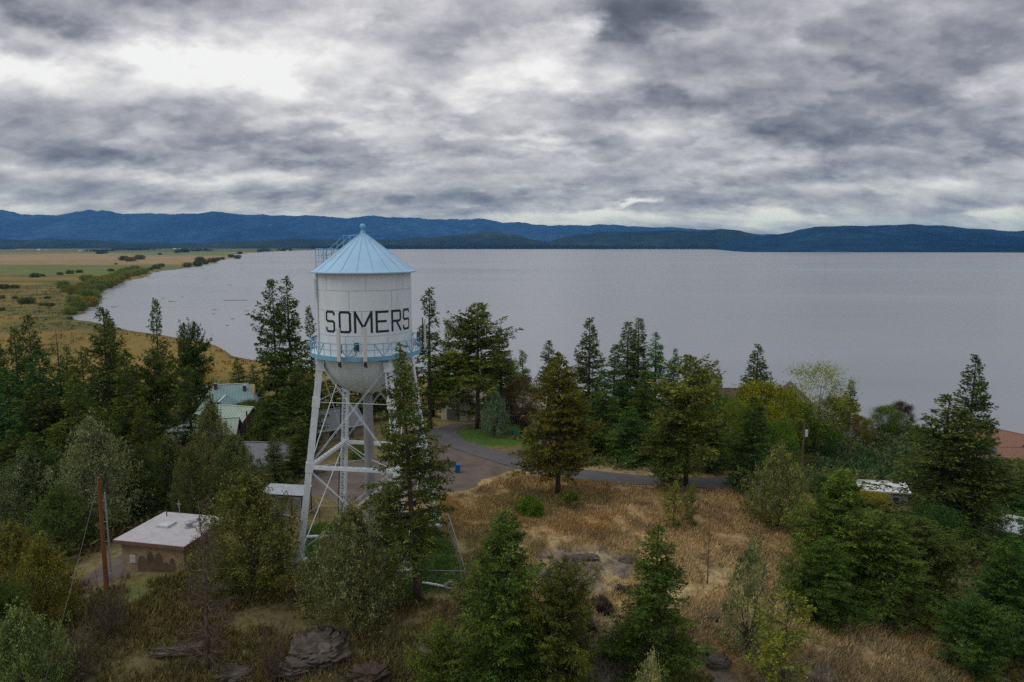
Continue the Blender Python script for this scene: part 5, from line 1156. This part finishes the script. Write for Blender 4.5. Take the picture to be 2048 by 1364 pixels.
gable("house", "house", "pale walled house with a tan gable roof behind the parking lot", place(1688, 172, -14.2), R_(60), 7, 6, 3.0, 1.8, CREAM, TANR, .5, [('F', 0, 1.6, 1.2, 1), ('L', 0, 1.6, 1.2, 1)], [], ribs=False)
gable("lodge", "building", "upper red roofed lodge with a slate blue window wall by the lake", place(2004, 186, -27.8), R_(-62), 11, 9.5, 3.2, 3.0, SLATE, REDR, .9, [('R', -1.5, 2.6, 1.6, 2.0), ('R', 1.5, 2.6, 1.6, 2.0), ('F', 2, 1.8, 2, 1.2)], [], ribs=False, hip=0)
gable("lodge", "building", "middle red roofed lodge with a low hipped roof at the right edge", place(2040, 176, -28.6), R_(-6), 15, 9, 2.9, 2.3, SLATE, REDR, 1.0, [('F', -4, 1.5, 1.8, 1.1), ('F', 0, 1.5, 1.8, 1.1)], [], ribs=False, hip=.3)
gable("lodge", "building", "lowest red roofed lodge at the right edge behind the fir thicket", place(2062, 163, -27.8), R_(-4), 18, 10, 2.6, 2.4, SLATE, REDR, 1.0, [('F', -5, 1.4, 1.8, 1.1), ('F', 0, 1.4, 1.8, 1.1)], [], ribs=False, hip=.2)
gable("shed", "shed", "long white metal roofed shed below the ivy bank", place(1757, 103, -10.4), R_(-8), 6.6, 4.2, 2.6, .75, GRW, WMET, .3, [('F', 1.6, 1.4, 1, .8)], [('F', -1.2, .95, 2.05, DOORM)])
gable("shed", "shed", "pale metal roofed building glimpsed through the thicket at the right edge", place(2040, 100, -15.5), R_(-35), 9, 6, 2.6, 1.2, GRW, ribmat("pale_metal_roof", (.42, .44, .46)), .4, [('F', 1.6, 1.4, 1, .8)], [])
gable("shed", "shed", "dark roofed wooden shed at the left edge among the firs", place(12, 100, -4.8), R_(5), 6.6, 4.4, 2.4, 1.2, wallmat("brown_wood_siding", (.13, .075, .045)), BROWN, .5, [('F', -1.2, 1.3, .8, .7)], [('F', 1.4, .95, 2.0, DOORM)], ribs=False)

# ---- tan brick pump house
def brickmat():
    m = bpy.data.materials.new("tan_brick"); m.use_nodes = True; t = m.node_tree; b = t.nodes['Principled BSDF']
    g = N(t, 'ShaderNodeTexCoord'); sp = N(t, 'ShaderNodeSeparateXYZ'); t.links.new(g.outputs['Object'], sp.inputs[0]); cb = N(t, 'ShaderNodeCombineXYZ')
    t.links.new(M_(t, 'ADD', sp.outputs[0], sp.outputs[1]), cb.inputs[0]); t.links.new(sp.outputs[2], cb.inputs[1])
    br = N(t, 'ShaderNodeTexBrick'); t.links.new(cb.outputs[0], br.inputs[0]); br.inputs['Scale'].default_value = 1; br.inputs['Brick Width'].default_value = .4; br.inputs['Row Height'].default_value = .2; br.inputs['Mortar Size'].default_value = .012
    br.inputs['Color1'].default_value = (.42, .31, .19, 1); br.inputs['Color2'].default_value = (.35, .25, .155, 1); br.inputs['Mortar'].default_value = (.12, .095, .07, 1)
    n = noise_(t, g.outputs['Object'], 1.3, 6, .6); c = mixc(t, 1.0, br.outputs[0], ramp(t, n, [(.3, (.75, .72, .7)), (.7, (1.15, 1.1, 1.0))]), 'MULTIPLY')
    t.links.new(c, b.inputs['Base Color']); b.inputs['Roughness'].default_value = .9
    bn = N(t, 'ShaderNodeBump'); bn.inputs['Strength'].default_value = .5; bn.inputs['Distance'].default_value = .02; t.links.new(br.outputs['Fac'], bn.inputs['Height']); bn.invert = True; t.links.new(bn.outputs[0], b.inputs['Normal'])
    return m
ph_ang = math.atan2(-1.45, 7.0); PHc = Vector((-31.4, 62.0, -.75)); e = empty("pump_house", PHc, ph_ang, "flat roofed tan brick pump house with dark stains on its front wall", "shed")
b = MB(); b.box((0, 0, 1.2), (6.3, 5.9, 4.2)); b.build("wall", brickmat(), e)
b = MB(); b.box((0, 0, .0), (6.44, 6.04, .36)); b.build("foundation", M_CONC, e)
b = MB(); b.box((0, 0, 3.5), (7.15, 6.75, .22)); rf = b.build("roof", mat("pale_roof_membrane", (.43, .415, .43), .8, .07, .8, dirt=(.28, .25, .25), dirt_amt=.5), e)
b = MB(); 
for c, d in (((0, -3.40, 3.42), (7.24, .05, .34)), ((0, 3.40, 3.42), (7.24, .05, .34)), ((-3.6, 0, 3.42), (.05, 6.74, .34)), ((3.6, 0, 3.42), (.05, 6.74, .34))): b.box(c, d)
b.build("fascia", mat("brown_fascia", (.17, .10, .075), .8, .15, 3), rf)
b = MB(); b.box((-1.1, .4, 3.72), (1.25, 1.25, .22)); sk = b.build("skylight", TRIM, rf); b = MB(); b.add([(-1.68, -.18, 3.835), (-.52, -.18, 3.835), (-.52, .98, 3.835), (-1.68, .98, 3.835), (-1.1, .4, 4.02)], [(0, 1, 4), (1, 2, 4), (2, 3, 4), (3, 0, 4)]); b.build("skylight_dome", mat("milky_dome", (.50, .52, .54), .2, .03), sk)
b = MB(); b.lathe([(.42, 3.6), (.42, 3.7), (.26, 3.75), (.26, 3.95), (.36, 3.95), (.36, 4.1), (.2, 4.22), (.0, 4.25)], 20, (1.25, .5, 0)); b.build("roof_vent", M_GALV, rf, True, True)
b = MB(); b.tube([(-1.8, 3.2, 2.5), (-1.8, 3.2, 5.0)], .035, 6); b.tube([(-2.05, 3.2, 4.6), (-1.55, 3.2, 4.6)], .02, 5); b.tube([(-1.8, 3.2, 4.3), (-1.8, 3.2, 4.9)], .05, 6); b.build("mast", M_GALV, rf)
b = MB(); b.tube([(-2.6, 2.4, 3.5), (-2.6, 2.4, 4.2)], .05, 6); b.build("pipe", M_DARK, rf)
b = MB(); b.box((-2.05, -2.97, 1.75), (.62, .06, .72)); lv = b.build("louvre_vent", TRIM, e); b = MB()
for k in range(6): b.box((-2.05, -3.02, 1.47 + k * .115), (.54, .05, .05), 0)
b.build("louvre_slat", mat("louvre_white", (.6, .6, .6), .5), lv)
b = MB()
pts = [(-1.6, .2)]
for x0, x1, zl, zh in ((-1.6, -.62, 1.45, 2.15), (-.62, .18, 1.9, 2.6), (.18, 1.05, 1.85, 2.55), (1.05, 1.6, 1.5, 1.75), (1.6, 2.3, 1.4, 2.2)):
    pts += [(x0 + (x1 - x0) * k / 12, zl + (zh - zl) * math.sin(math.pi * k / 12) ** .55) for k in range(13)]
pts += [(2.35, .2)]
b.add([(x, -2.955, z) for x, z in pts], [tuple(range(len(pts)))]); b.build("wall_stain", mat("dark_damp_stain", (.13, .09, .055), .95, .25, 1.5), e)

# ---- canopy over equipment cabinets
CPc = onplane(572, 979, 2.75); ce = empty("equipment_canopy", (CPc[0], CPc[1], 0), R_(-9), "open sided canopy with a ribbed grey metal roof beside the tower", "canopy")
b = MB(); cw, cdp = 4.9, 2.5
n = 60
for k in range(n):
    x0, x1 = -cw / 2 + cw * k / n, -cw / 2 + cw * (k + 1) / n; z0, z1 = .035 * (k % 4 in (1, 2)), .035 * ((k + 1) % 4 in (1, 2))
    b.add([(x0, -cdp / 2, 2.62 + z0), (x1, -cdp / 2, 2.62 + z1), (x1, cdp / 2, 2.88 + z1), (x0, cdp / 2, 2.88 + z0)], [(0, 1, 2, 3)])
b.build("roof", mat("corrugated_metal", (.36, .40, .43), .4, .1, 1.5, metal=.3, dirt=(.2, .2, .2), dirt_amt=.4), ce)
for x in (-cw / 2 + .15, cw / 2 - .15):
    for y in (-cdp / 2 + .15, cdp / 2 - .15): b = MB(); b.box((x, y, 1.15), (.1, .1, 3.0)); b.build("post", M_DARK, ce)
b = MB(); 
for y in (-cdp / 2 + .15, cdp / 2 - .15): b.beam((-cw / 2, y, 2.5 + (y > 0) * .2), (cw / 2, y, 2.5 + (y > 0) * .2), .1, .16)
b.build("beam", M_DARK, ce)
CAB = mat("beige_cabinet", (.36, .33, .27), .6, .06, 2)
for k, (x, w_, h, lb) in enumerate([(-.9, .8, 1.75, "leftmost beige equipment cabinet under the canopy"), (.15, .85, 1.8, "middle beige equipment cabinet under the canopy"), (1.25, .9, 1.7, "rightmost beige equipment cabinet under the canopy")]):
    v = Matrix.Rotation(R_(-9), 3, 'Z') @ Vector((x, .1, 0)); q = empty("equipment_cabinet", (CPc[0] + v.x, CPc[1] + v.y, -.1), R_(-9), lb, "cabinet", "beige cabinets under the canopy")
    b = MB(); b.box((0, 0, h / 2), (w_, .75, h)); b.build("housing", CAB, q); b = MB(); b.box((0, -.39, h * .55), (w_ - .16, .03, h * .75)); d = b.build("door", mat("cabinet_door", (.30, .275, .225), .6), q); b = MB(); b.box((w_ * .3, -.415, h * .55), (.04, .03, .2)); b.build("handle", M_DARK, d)
    b = MB(); b.box((0, 0, h + .04), (w_ + .08, .83, .07)); b.build("lid", CAB, q)

# ---- chain link fence
WIRE = mat("galvanised_wire", (.20, .21, .21), .5, .1, 3, metal=.3)
fb = [ground(*p) for p in ((931, 1188), (897, 1068), (800, 1060), (690, 1050), (640, 1046), (600, 1075), (588, 1110))]
fb2 = [ground(*p) for p in ((931, 1188), (840, 1186), (740, 1196))]; eq = [ground(*p) for p in ((640, 1046), (620, 1022), (545, 1030), (560, 1062), (600, 1075))]
fe = empty("chain_link_fence", fb[0], 0, "chain link fence with metal posts around the tower yard", "fence")
fo = Vector(fb[0]); posts = []; rails = MB(); wires = MB(); FHt = 1.85
for line in (fb, fb2, eq):
    for a, c in zip(line[:-1], line[1:]):
        a, c = Vector(a), Vector(c); L = (c - a).length; n = max(1, round(L / 2.9))
        P = [a.lerp(c, k / n) for k in range(n + 1)]; P = [Vector((p.x, p.y, Hs(p.x, p.y))) - fo for p in P]
        for p in P[:-1] if line is not fb2 else P[1:]: posts.append(p)
        for p, q in zip(P[:-1], P[1:]):
            rails.tube([p + Vector((0, 0, FHt)), q + Vector((0, 0, FHt))], .03, 5); l = (q - p).length; m_ = int(l / .16)
            for k in range(-int(FHt / .16), m_):
                for s_ in (1, -1):
                    u0, u1 = k * .16, k * .16 + FHt; z0, z1 = 0, FHt
                    if u0 < 0: z0 = -u0; u0 = 0
                    if u1 > l: z1 -= u1 - l; u1 = l
                    if u1 <= u0: continue
                    A_, B_ = p.lerp(q, u0 / l), p.lerp(q, u1 / l)
                    if s_ < 0: A_, B_ = A_ + Vector((0, 0, FHt - z0)), B_ + Vector((0, 0, FHt - z1))
                    else: A_, B_ = A_ + Vector((0, 0, z0)), B_ + Vector((0, 0, z1))
                    dd = (B_ - A_).normalized() * 0; wv = Vector((0, 0, .006)); wires.add([A_ - wv, B_ - wv, B_ + wv, A_ + wv], [(0, 1, 2, 3)])
rails.build("top_rail", M_GALV, fe); wires.build("wire_mesh", WIRE, fe)
for p in posts: b = MB(); b.tube([p + Vector((0, 0, -.4)), p + Vector((0, 0, FHt + .08))], .04, 6); b.build("post", M_GALV, fe)
gx, gy, gz = ground(600, 1030); q = empty("warning_sign", (at(604, 64.5, 1.3), 64.6, 1.0), R_(-8), "small red and white warning plate on the equipment fence", "sign"); b = MB(); b.box((0, 0, .2), (.4, .02, .4)); b.build("plate", mat("sign_white", (.6, .6, .6), .5), q); b = MB(); b.box((0, -.014, .25), (.32, .006, .2)); b.build("red_panel", mat("sign_red", (.5, .05, .04), .5), q)
# ---- yard things
x, y, z = ground(903, 1183); q = empty("fire_ring", (x, y, z), 0, "round stone ring on the ground in the front corner of the yard", "fire ring")
b = MB(); b.lathe([(.62, -.1), (.66, .32), (.62, .36), (.48, .36), (.44, .3), (.44, -.1)], 26); b.build("rim", M_CONC, q, False); b = MB(); b.lathe([(.0, .12), (.45, .1)], 20); b.build("ash_bed", mat("ash", (.04, .035, .03), .95, .3), q)
a, c = Vector(ground(845, 1168)), Vector(ground(889, 1178)); b = MB(); b.tube([a + Vector((0, 0, .12)), c + Vector((0, 0, .12))], .11, 10); b.tube([c.lerp(a, .35) + Vector((0, 0, .12)), c.lerp(a, .42) + Vector((0, 0, .12))], .14, 10); tag(b.build("drain_pipe", M_LEG), "white pipe lying on the ground beside the stone ring", "pipe")
x, y, z = ground(915, 947); q = empty("trash_bin", (x, y, z + .03), .3, "blue wheeled trash bin at the edge of the gravel lot", "trash bin"); BLU = mat("blue_plastic", (.02, .13, .36), .45, .08, 3)
b = MB(); b.add([(a * w_, c * d, zz_) for zz_, w_, d in ((.08, .26, .28), (1.05, .34, .40)) for a, c in ((-1, -1), (1, -1), (1, 1), (-1, 1))], [(3, 2, 1, 0), (4, 5, 6, 7), (0, 1, 5, 4), (1, 2, 6, 5), (2, 3, 7, 6), (3, 0, 4, 7)]); b.build("body", BLU, q)
b = MB(); b.add([(-.37, -.43, 1.06), (.37, -.43, 1.06), (.37, .45, 1.1), (-.37, .45, 1.1), (-.35, -.4, 1.12), (.35, -.4, 1.12), (.35, .42, 1.18), (-.35, .42, 1.18)], [(3, 2, 1, 0), (4, 5, 6, 7), (0, 1, 5, 4), (1, 2, 6, 5), (2, 3, 7, 6), (3, 0, 4, 7)]); b.build("lid", BLU, q)
for s_ in (-.3, .3): b = MB(); b.tube([(s_ - .03, .3, .12), (s_ + .03, .3, .12)], .12, 12); b.build("wheel", M_DARK, q)
x, y, z = ground(1032, 869); q = empty("tarp_box", (x, y, z), .2, "small teal covered box on the lawn island", "box"); b = MB(); b.box((0, 0, .35), (1.1, .7, .7)); b.build("body", mat("teal_cover", (.03, .22, .17), .6), q); b = MB(); b.box((0, 0, .73), (1.16, .76, .06)); b.build("lid", mat("teal_lid", (.04, .26, .20), .5), q)

# ---- cars
def car(px, py, rz, col, label, suv=False, cnr=None):
    x, y, z = ground(px, py); q = empty("parked_car", (x, y, z + .08), rz, label, "car"); L, W_, hb, ht = (4.6, 1.85, .95, 1.72) if suv else (4.5, 1.8, .85, 1.42)
    body = [(-L / 2, .35), (-L / 2 + .05, hb - .1), (-L / 2 + .5, hb), (-L / 2 + 1.1, hb + .02), (L / 2 - .9, hb + .04), (L / 2 - .1, hb - .05), (L / 2, .5), (L / 2 - .05, .3), (L / 2 - .5, .22), (-L / 2 + .5, .22)]
    P = mat("car_paint", col, .3, .03, 1, spec=.6); b = MB(); b.prism(body, W_, Matrix.Translation((0, -W_ / 2, 0))); b.build("body", P, q)
    r0, r1 = (-L / 2 + 1.15, L / 2 - .35) if suv else (-L / 2 + 1.2, L / 2 - .8); c = MB(); wt = W_ / 2 - .04; wr = W_ / 2 - .22
    c.add([(r0, -wt, hb), (r1, -wt, hb), (r1, wt, hb), (r0, wt, hb), (r0 + .75, -wr, ht - .05), (r1 - .35, -wr, ht - .05), (r1 - .35, wr, ht - .05), (r0 + .75, wr, ht - .05)], [(4, 5, 6, 7), (0, 1, 5, 4), (1, 2, 6, 5), (2, 3, 7, 6), (3, 0, 4, 7)]); cb_ = c.build("cabin_window", WIN, q)
    c = MB(); c.box(((r0 + r1) / 2 + .2, 0, ht - .02), (r1 - r0 - 1.0, wr * 2 + .06, .07)); c.build("roof", P, q)
    c = MB()
    for s_ in (-1, 1):
        for a, d in ((r0, r0 + .75), ((r0 + r1) / 2, (r0 + r1) / 2), (r1, r1 - .35)): c.beam((a, s_ * (wt + .012), hb), (d, s_ * (wr + .012), ht - .04), .07, .03)
    c.build("pillar", P, q)
    for sx in (-L / 2 + .85, L / 2 - .9):
        for sy in (-1, 1):
            c = MB(); c.tube([(sx, sy * (W_ / 2 - .2), .33), (sx, sy * (W_ / 2 + .02), .33)], .33, 18); wh = c.build("wheel", M_DARK, q); c = MB(); c.tube([(sx, sy * (W_ / 2 + .01), .33), (sx, sy * (W_ / 2 + .035), .33)], .2, 14); c.build("rim", M_GALV, wh)
    for sy in (-.62, .62):
        c = MB(); c.box((-L / 2 + .02, sy, hb - .22), (.08, .34, .13)); c.build("headlight", TRIM, q); c = MB(); c.box((L / 2 - .01, sy, hb - .22), (.06, .28, .16)); c.build("tail_light", mat("tail_red", (.3, .02, .02), .3), q)
car(958, 836, R_(70), (.6, .6, .62), "white pickup sized car parked by the cream garage behind the pine trunk", True)
car(1022, 846, R_(-25), (.62, .63, .65), "white car parked in front of the cream house")
car(513, 852, R_(10), (.10, .11, .13), "dark car with a pale windscreen edge parked beside the sage roofed house")

# ---- utility poles and wires
POLE = mat("red_brown_pole", (.20, .075, .03), .9, .25, 1.5, streak=True); POLEG = mat("grey_brown_pole", (.13, .085, .06), .9, .25, 1.5)
x, y, z = ground(214, 1188); zt = topz(955, y); ptop = Vector((at(197, y, zt) - x, 0, zt - z)); q = empty("utility_pole", (x, y, z), 0, "leaning reddish brown utility pole left of the brick shed with a grey conduit", "utility pole")
b = MB(); b.tube([(0, 0, -.6), tuple(ptop)], [.20, .13], 12); b.build("pole", POLE, q)
b = MB(); b.tube([(.42, .1, -.3), (ptop.x * .85 + .40, .05, ptop.z * .87)], .07, 8); cd_ = b.build("conduit", M_GALV, q); b = MB()
for t in (.15, .45, .62, .8): b.tube([(ptop.x * t, 0, ptop.z * t), (ptop.x * t + .45, .08, ptop.z * t)], .03, 5)
b.build("standoff", M_GALV, cd_)
b = MB(); b.box((.40 + .02, .02, 1.5), (.22, .16, .4)); b.build("junction_box", M_GALV, q)
top = Vector((x, y, z)) + ptop * .985; end = Vector((at(20, 37, 3), 37, 3.2)); b = MB(); k = 16; ox = end
ln = [top.lerp(Vector((at(60, 41, 0), 41, -1.5)), t) + Vector((0, 0, -.35 * math.sin(math.pi * t))) for t in np.linspace(0, 1, k)]
b.tube(ln, .016, 5); tag(b.build("guy_wire", mat("dull_wire", (.16, .16, .16), .6)), "thin grey cable slanting down left from the top of the leaning pole", "cable")
def pole(px, by, ty, Y, label, m, tr=False, xarm=False):
    z = Hs(at(px, Y, 0), Y); zt = topz(ty, Y); x = at(px, Y, zt); q = empty("utility_pole", (x, Y, z), 0, label, "utility pole"); hh = zt - z
    b = MB(); b.tube([(0, 0, -.5), (0, 0, hh)], [.18, .11], 9); b.build("pole", m, q)
    if tr: b = MB(); b.tube([(.38, 0, hh - 2.1), (.38, 0, hh - 1.1)], .24, 12); b.build("transformer", TRIM, q); b = MB(); b.box((.2, 0, hh - 1.6), (.3, .1, .1)); b.build("bracket", M_DARK, q)
    if tr: b = MB(); b.tube([(0, 0, hh - .3), (.8, 0, hh - .05)], .04, 5); b.build("arm", M_DARK, q)
    return Vector((x, Y, zt))
p1 = pole(493, 880, 822, 108, "reddish wooden pole at the right end of the sage roofed house", POLE)
p2 = pole(1609, 930, 846, 103, "wooden utility pole with a white transformer beside the ivy bank", POLEG, True)
def wire(a, c, sag, label):
    b = MB(); b.tube([a.lerp(c, t) + Vector((0, 0, -sag * 4 * t * (1 - t))) for t in np.linspace(0, 1, 24)], .018, 4); tag(b.build("overhead_wire", mat("black_cable", (.05, .05, .05), .6)), label, "wire")
wire(p1, Vector((at(600, 135, 3), 135, topz(768, 135))), .7, "thin overhead wire running from the reddish pole to the right past the teal roof")
wire(p1 + Vector((0, 0, -.4)), Vector((at(452, 143, -1), 143, -2.0)), .5, "thin service wire from the reddish pole to the teal roofed house")

# ---- logs drifting on the lake
LOG = mat("wet_log", (.09, .08, .07), .7, .2, 2)
for k, (px, py, L, a) in enumerate([(472, 601, 26, .05), (489, 600.5, 5, .3), (200, 597, 18, .1), (230, 614, 6, .4), (430, 620, 5, .1), (365, 594, 4, .2), (327, 597, 4, .0), (466, 638, 3, .2), (428, 628, 2.6, .9), (412, 558, 8, .0), (460, 570, 8, .1), (486, 538, 12, 0), (405, 537, 9, 0), (480, 526, 16, 0), (300, 556, 9, .2), (345, 603, 8, .1), (493, 622, 4, .5), (455, 651, 2.4, .3)]):
    x, y = onplane(px, py); q = MB(); q.tube([(-L / 2, 0, 0), (0, .02 * L, .05), (L / 2, 0, -.1)], [.28, .24, .15], 7); o = q.build("floating_log", LOG); o.location = (x, y, LAKE + .12); o.rotation_euler = (0, 0, a); tag(o, "dark driftwood log floating on the lake near the left shore", "log", "logs floating off the marsh shore")
# ---- far barns and far woods on the plain
BWM = mat("barn_white", (.62, .62, .62), .7, .05, .01); BRM = mat("barn_red", (.2, .06, .05), .8, .1, .01)
for k, (px, py, w_, m) in enumerate([(78, 499, 26, BWM), (92, 499.5, 14, BWM), (160, 501, 22, BWM), (172, 500.6, 16, BRM), (350, 497.5, 34, BWM), (360, 497.5, 26, BWM), (406, 500, 16, BWM), (216, 504, 12, BRM), (38, 499, 12, BWM), (300, 498, 20, BWM), (575, 500.5, 18, BWM), (135, 500, 14, BRM), (252, 499, 12, BWM)]):
    x, y = onplane(px, py + 2); q = empty("barn", (x, y, LAKE + .5), k * .7, "tiny %s barn far off on the green plain below the mountains" % ("white" if m is BWM else "dark red"), "barn", "far %s barns on the plain" % ("white" if m is BWM else "dark red"))
    b = MB(); s_ = w_ / 26; b.box((0, 0, 3 * s_ + 1), (w_, w_ * .5, 6 * s_ + 2)); b.build("wall", m, q); b = MB(); b.prism([(-w_ * .3, 6 * s_ + 2), (w_ * .3, 6 * s_ + 2), (0, 10 * s_ + 2)], w_ * 1.05, Matrix.Rotation(R_(90), 4, 'Z') @ Matrix.Translation((0, -w_ * .525, 0))); b.build("roof", BWM, q)
def farwoods(name, label, spots, n, col, seed, lw=14, hmax=22):
    r = np.random.default_rng(seed); P = []; 
    for (x0, y0, x1, y1, th, wgt) in spots:
        m = int(n * wgt); t = r.random(m); a, c = onplane(x0, y0), onplane(x1, y1); X = a[0] + (c[0] - a[0]) * t + r.normal(size=m) * th; Y = a[1] + (c[1] - a[1]) * t + r.normal(size=m) * th * 2.0
        hh = hmax * (.4 + .8 * fbm(X, Y, 130, 3)); P.append(np.stack([X, Y, LAKE + hh * r.random(m) ** .8], 1))
    P = np.concatenate(P); V, Q = leaves(P, r.normal(size=P.shape) + [0, 0, .6], np.full(len(P), lw) * r.uniform(.5, 1.2, len(P)), np.full(len(P), lw * .6), r)
    C = np.repeat(np.array(col)[None] * r.uniform(.6, 1.4, (len(P), 1)), 4, 0); tag(mesh_obj(name, np_mesh(name, V, Q, GRASSM, False, C)), label, 'woods', kind='stuff')
farwoods("far_woods", "far off dark woods along the foot of the mountains behind the plain", [(-500, 492.5, 640, 493.5, 260, 1.2), (-200, 494.5, 330, 495, 120, .5), (380, 496, 700, 497, 120, .6), (640, 498, 1200, 497.8, 120, .8), (1200, 498.3, 1500, 498.6, 60, .15)], 16000, (.016, .034, .018), 21, 22, 34)
farwoods("far_woods", "clumps of dark trees standing on the far fields left of the lake", [(235, 501, 300, 500.5, 40, .10), (355, 505, 372, 504, 12, .05), (0, 499, 20, 499, 30, .04), (520, 502.5, 535, 502, 10, .03), (180, 503, 225, 503, 20, .04), (380, 503, 420, 502, 20, .04), (560, 502, 580, 502, 20, .03)], 9000, (.02, .042, .018), 22, 12, 17)
# ================================================================ HAZE
def build_haze():
    m = bpy.data.materials.new("haze"); m.use_nodes = True; t = m.node_tree; t.nodes.clear()
    v = N(t, 'ShaderNodeVolumePrincipled'); v.inputs['Color'].default_value = HAZE_COL; v.inputs['Density'].default_value = HAZE_D; v.inputs['Anisotropy'].default_value = 0.0
    v.inputs['Absorption Color'].default_value = (.2, .35, .6, 1)
    o = N(t, 'ShaderNodeOutputMaterial'); t.links.new(v.outputs[0], o.inputs['Volume'])
    mb = MB(); mb.box((0, 0, 455), (80000, 62000, 1060)); ob = mb.build("haze", m); tag(ob, kind='stuff', label='thin blue haze over the lake and far mountains', cat='haze')
HAZE_COL = (.14, .42, .98, 1); HAZE_D = 3.0e-5
build_haze()
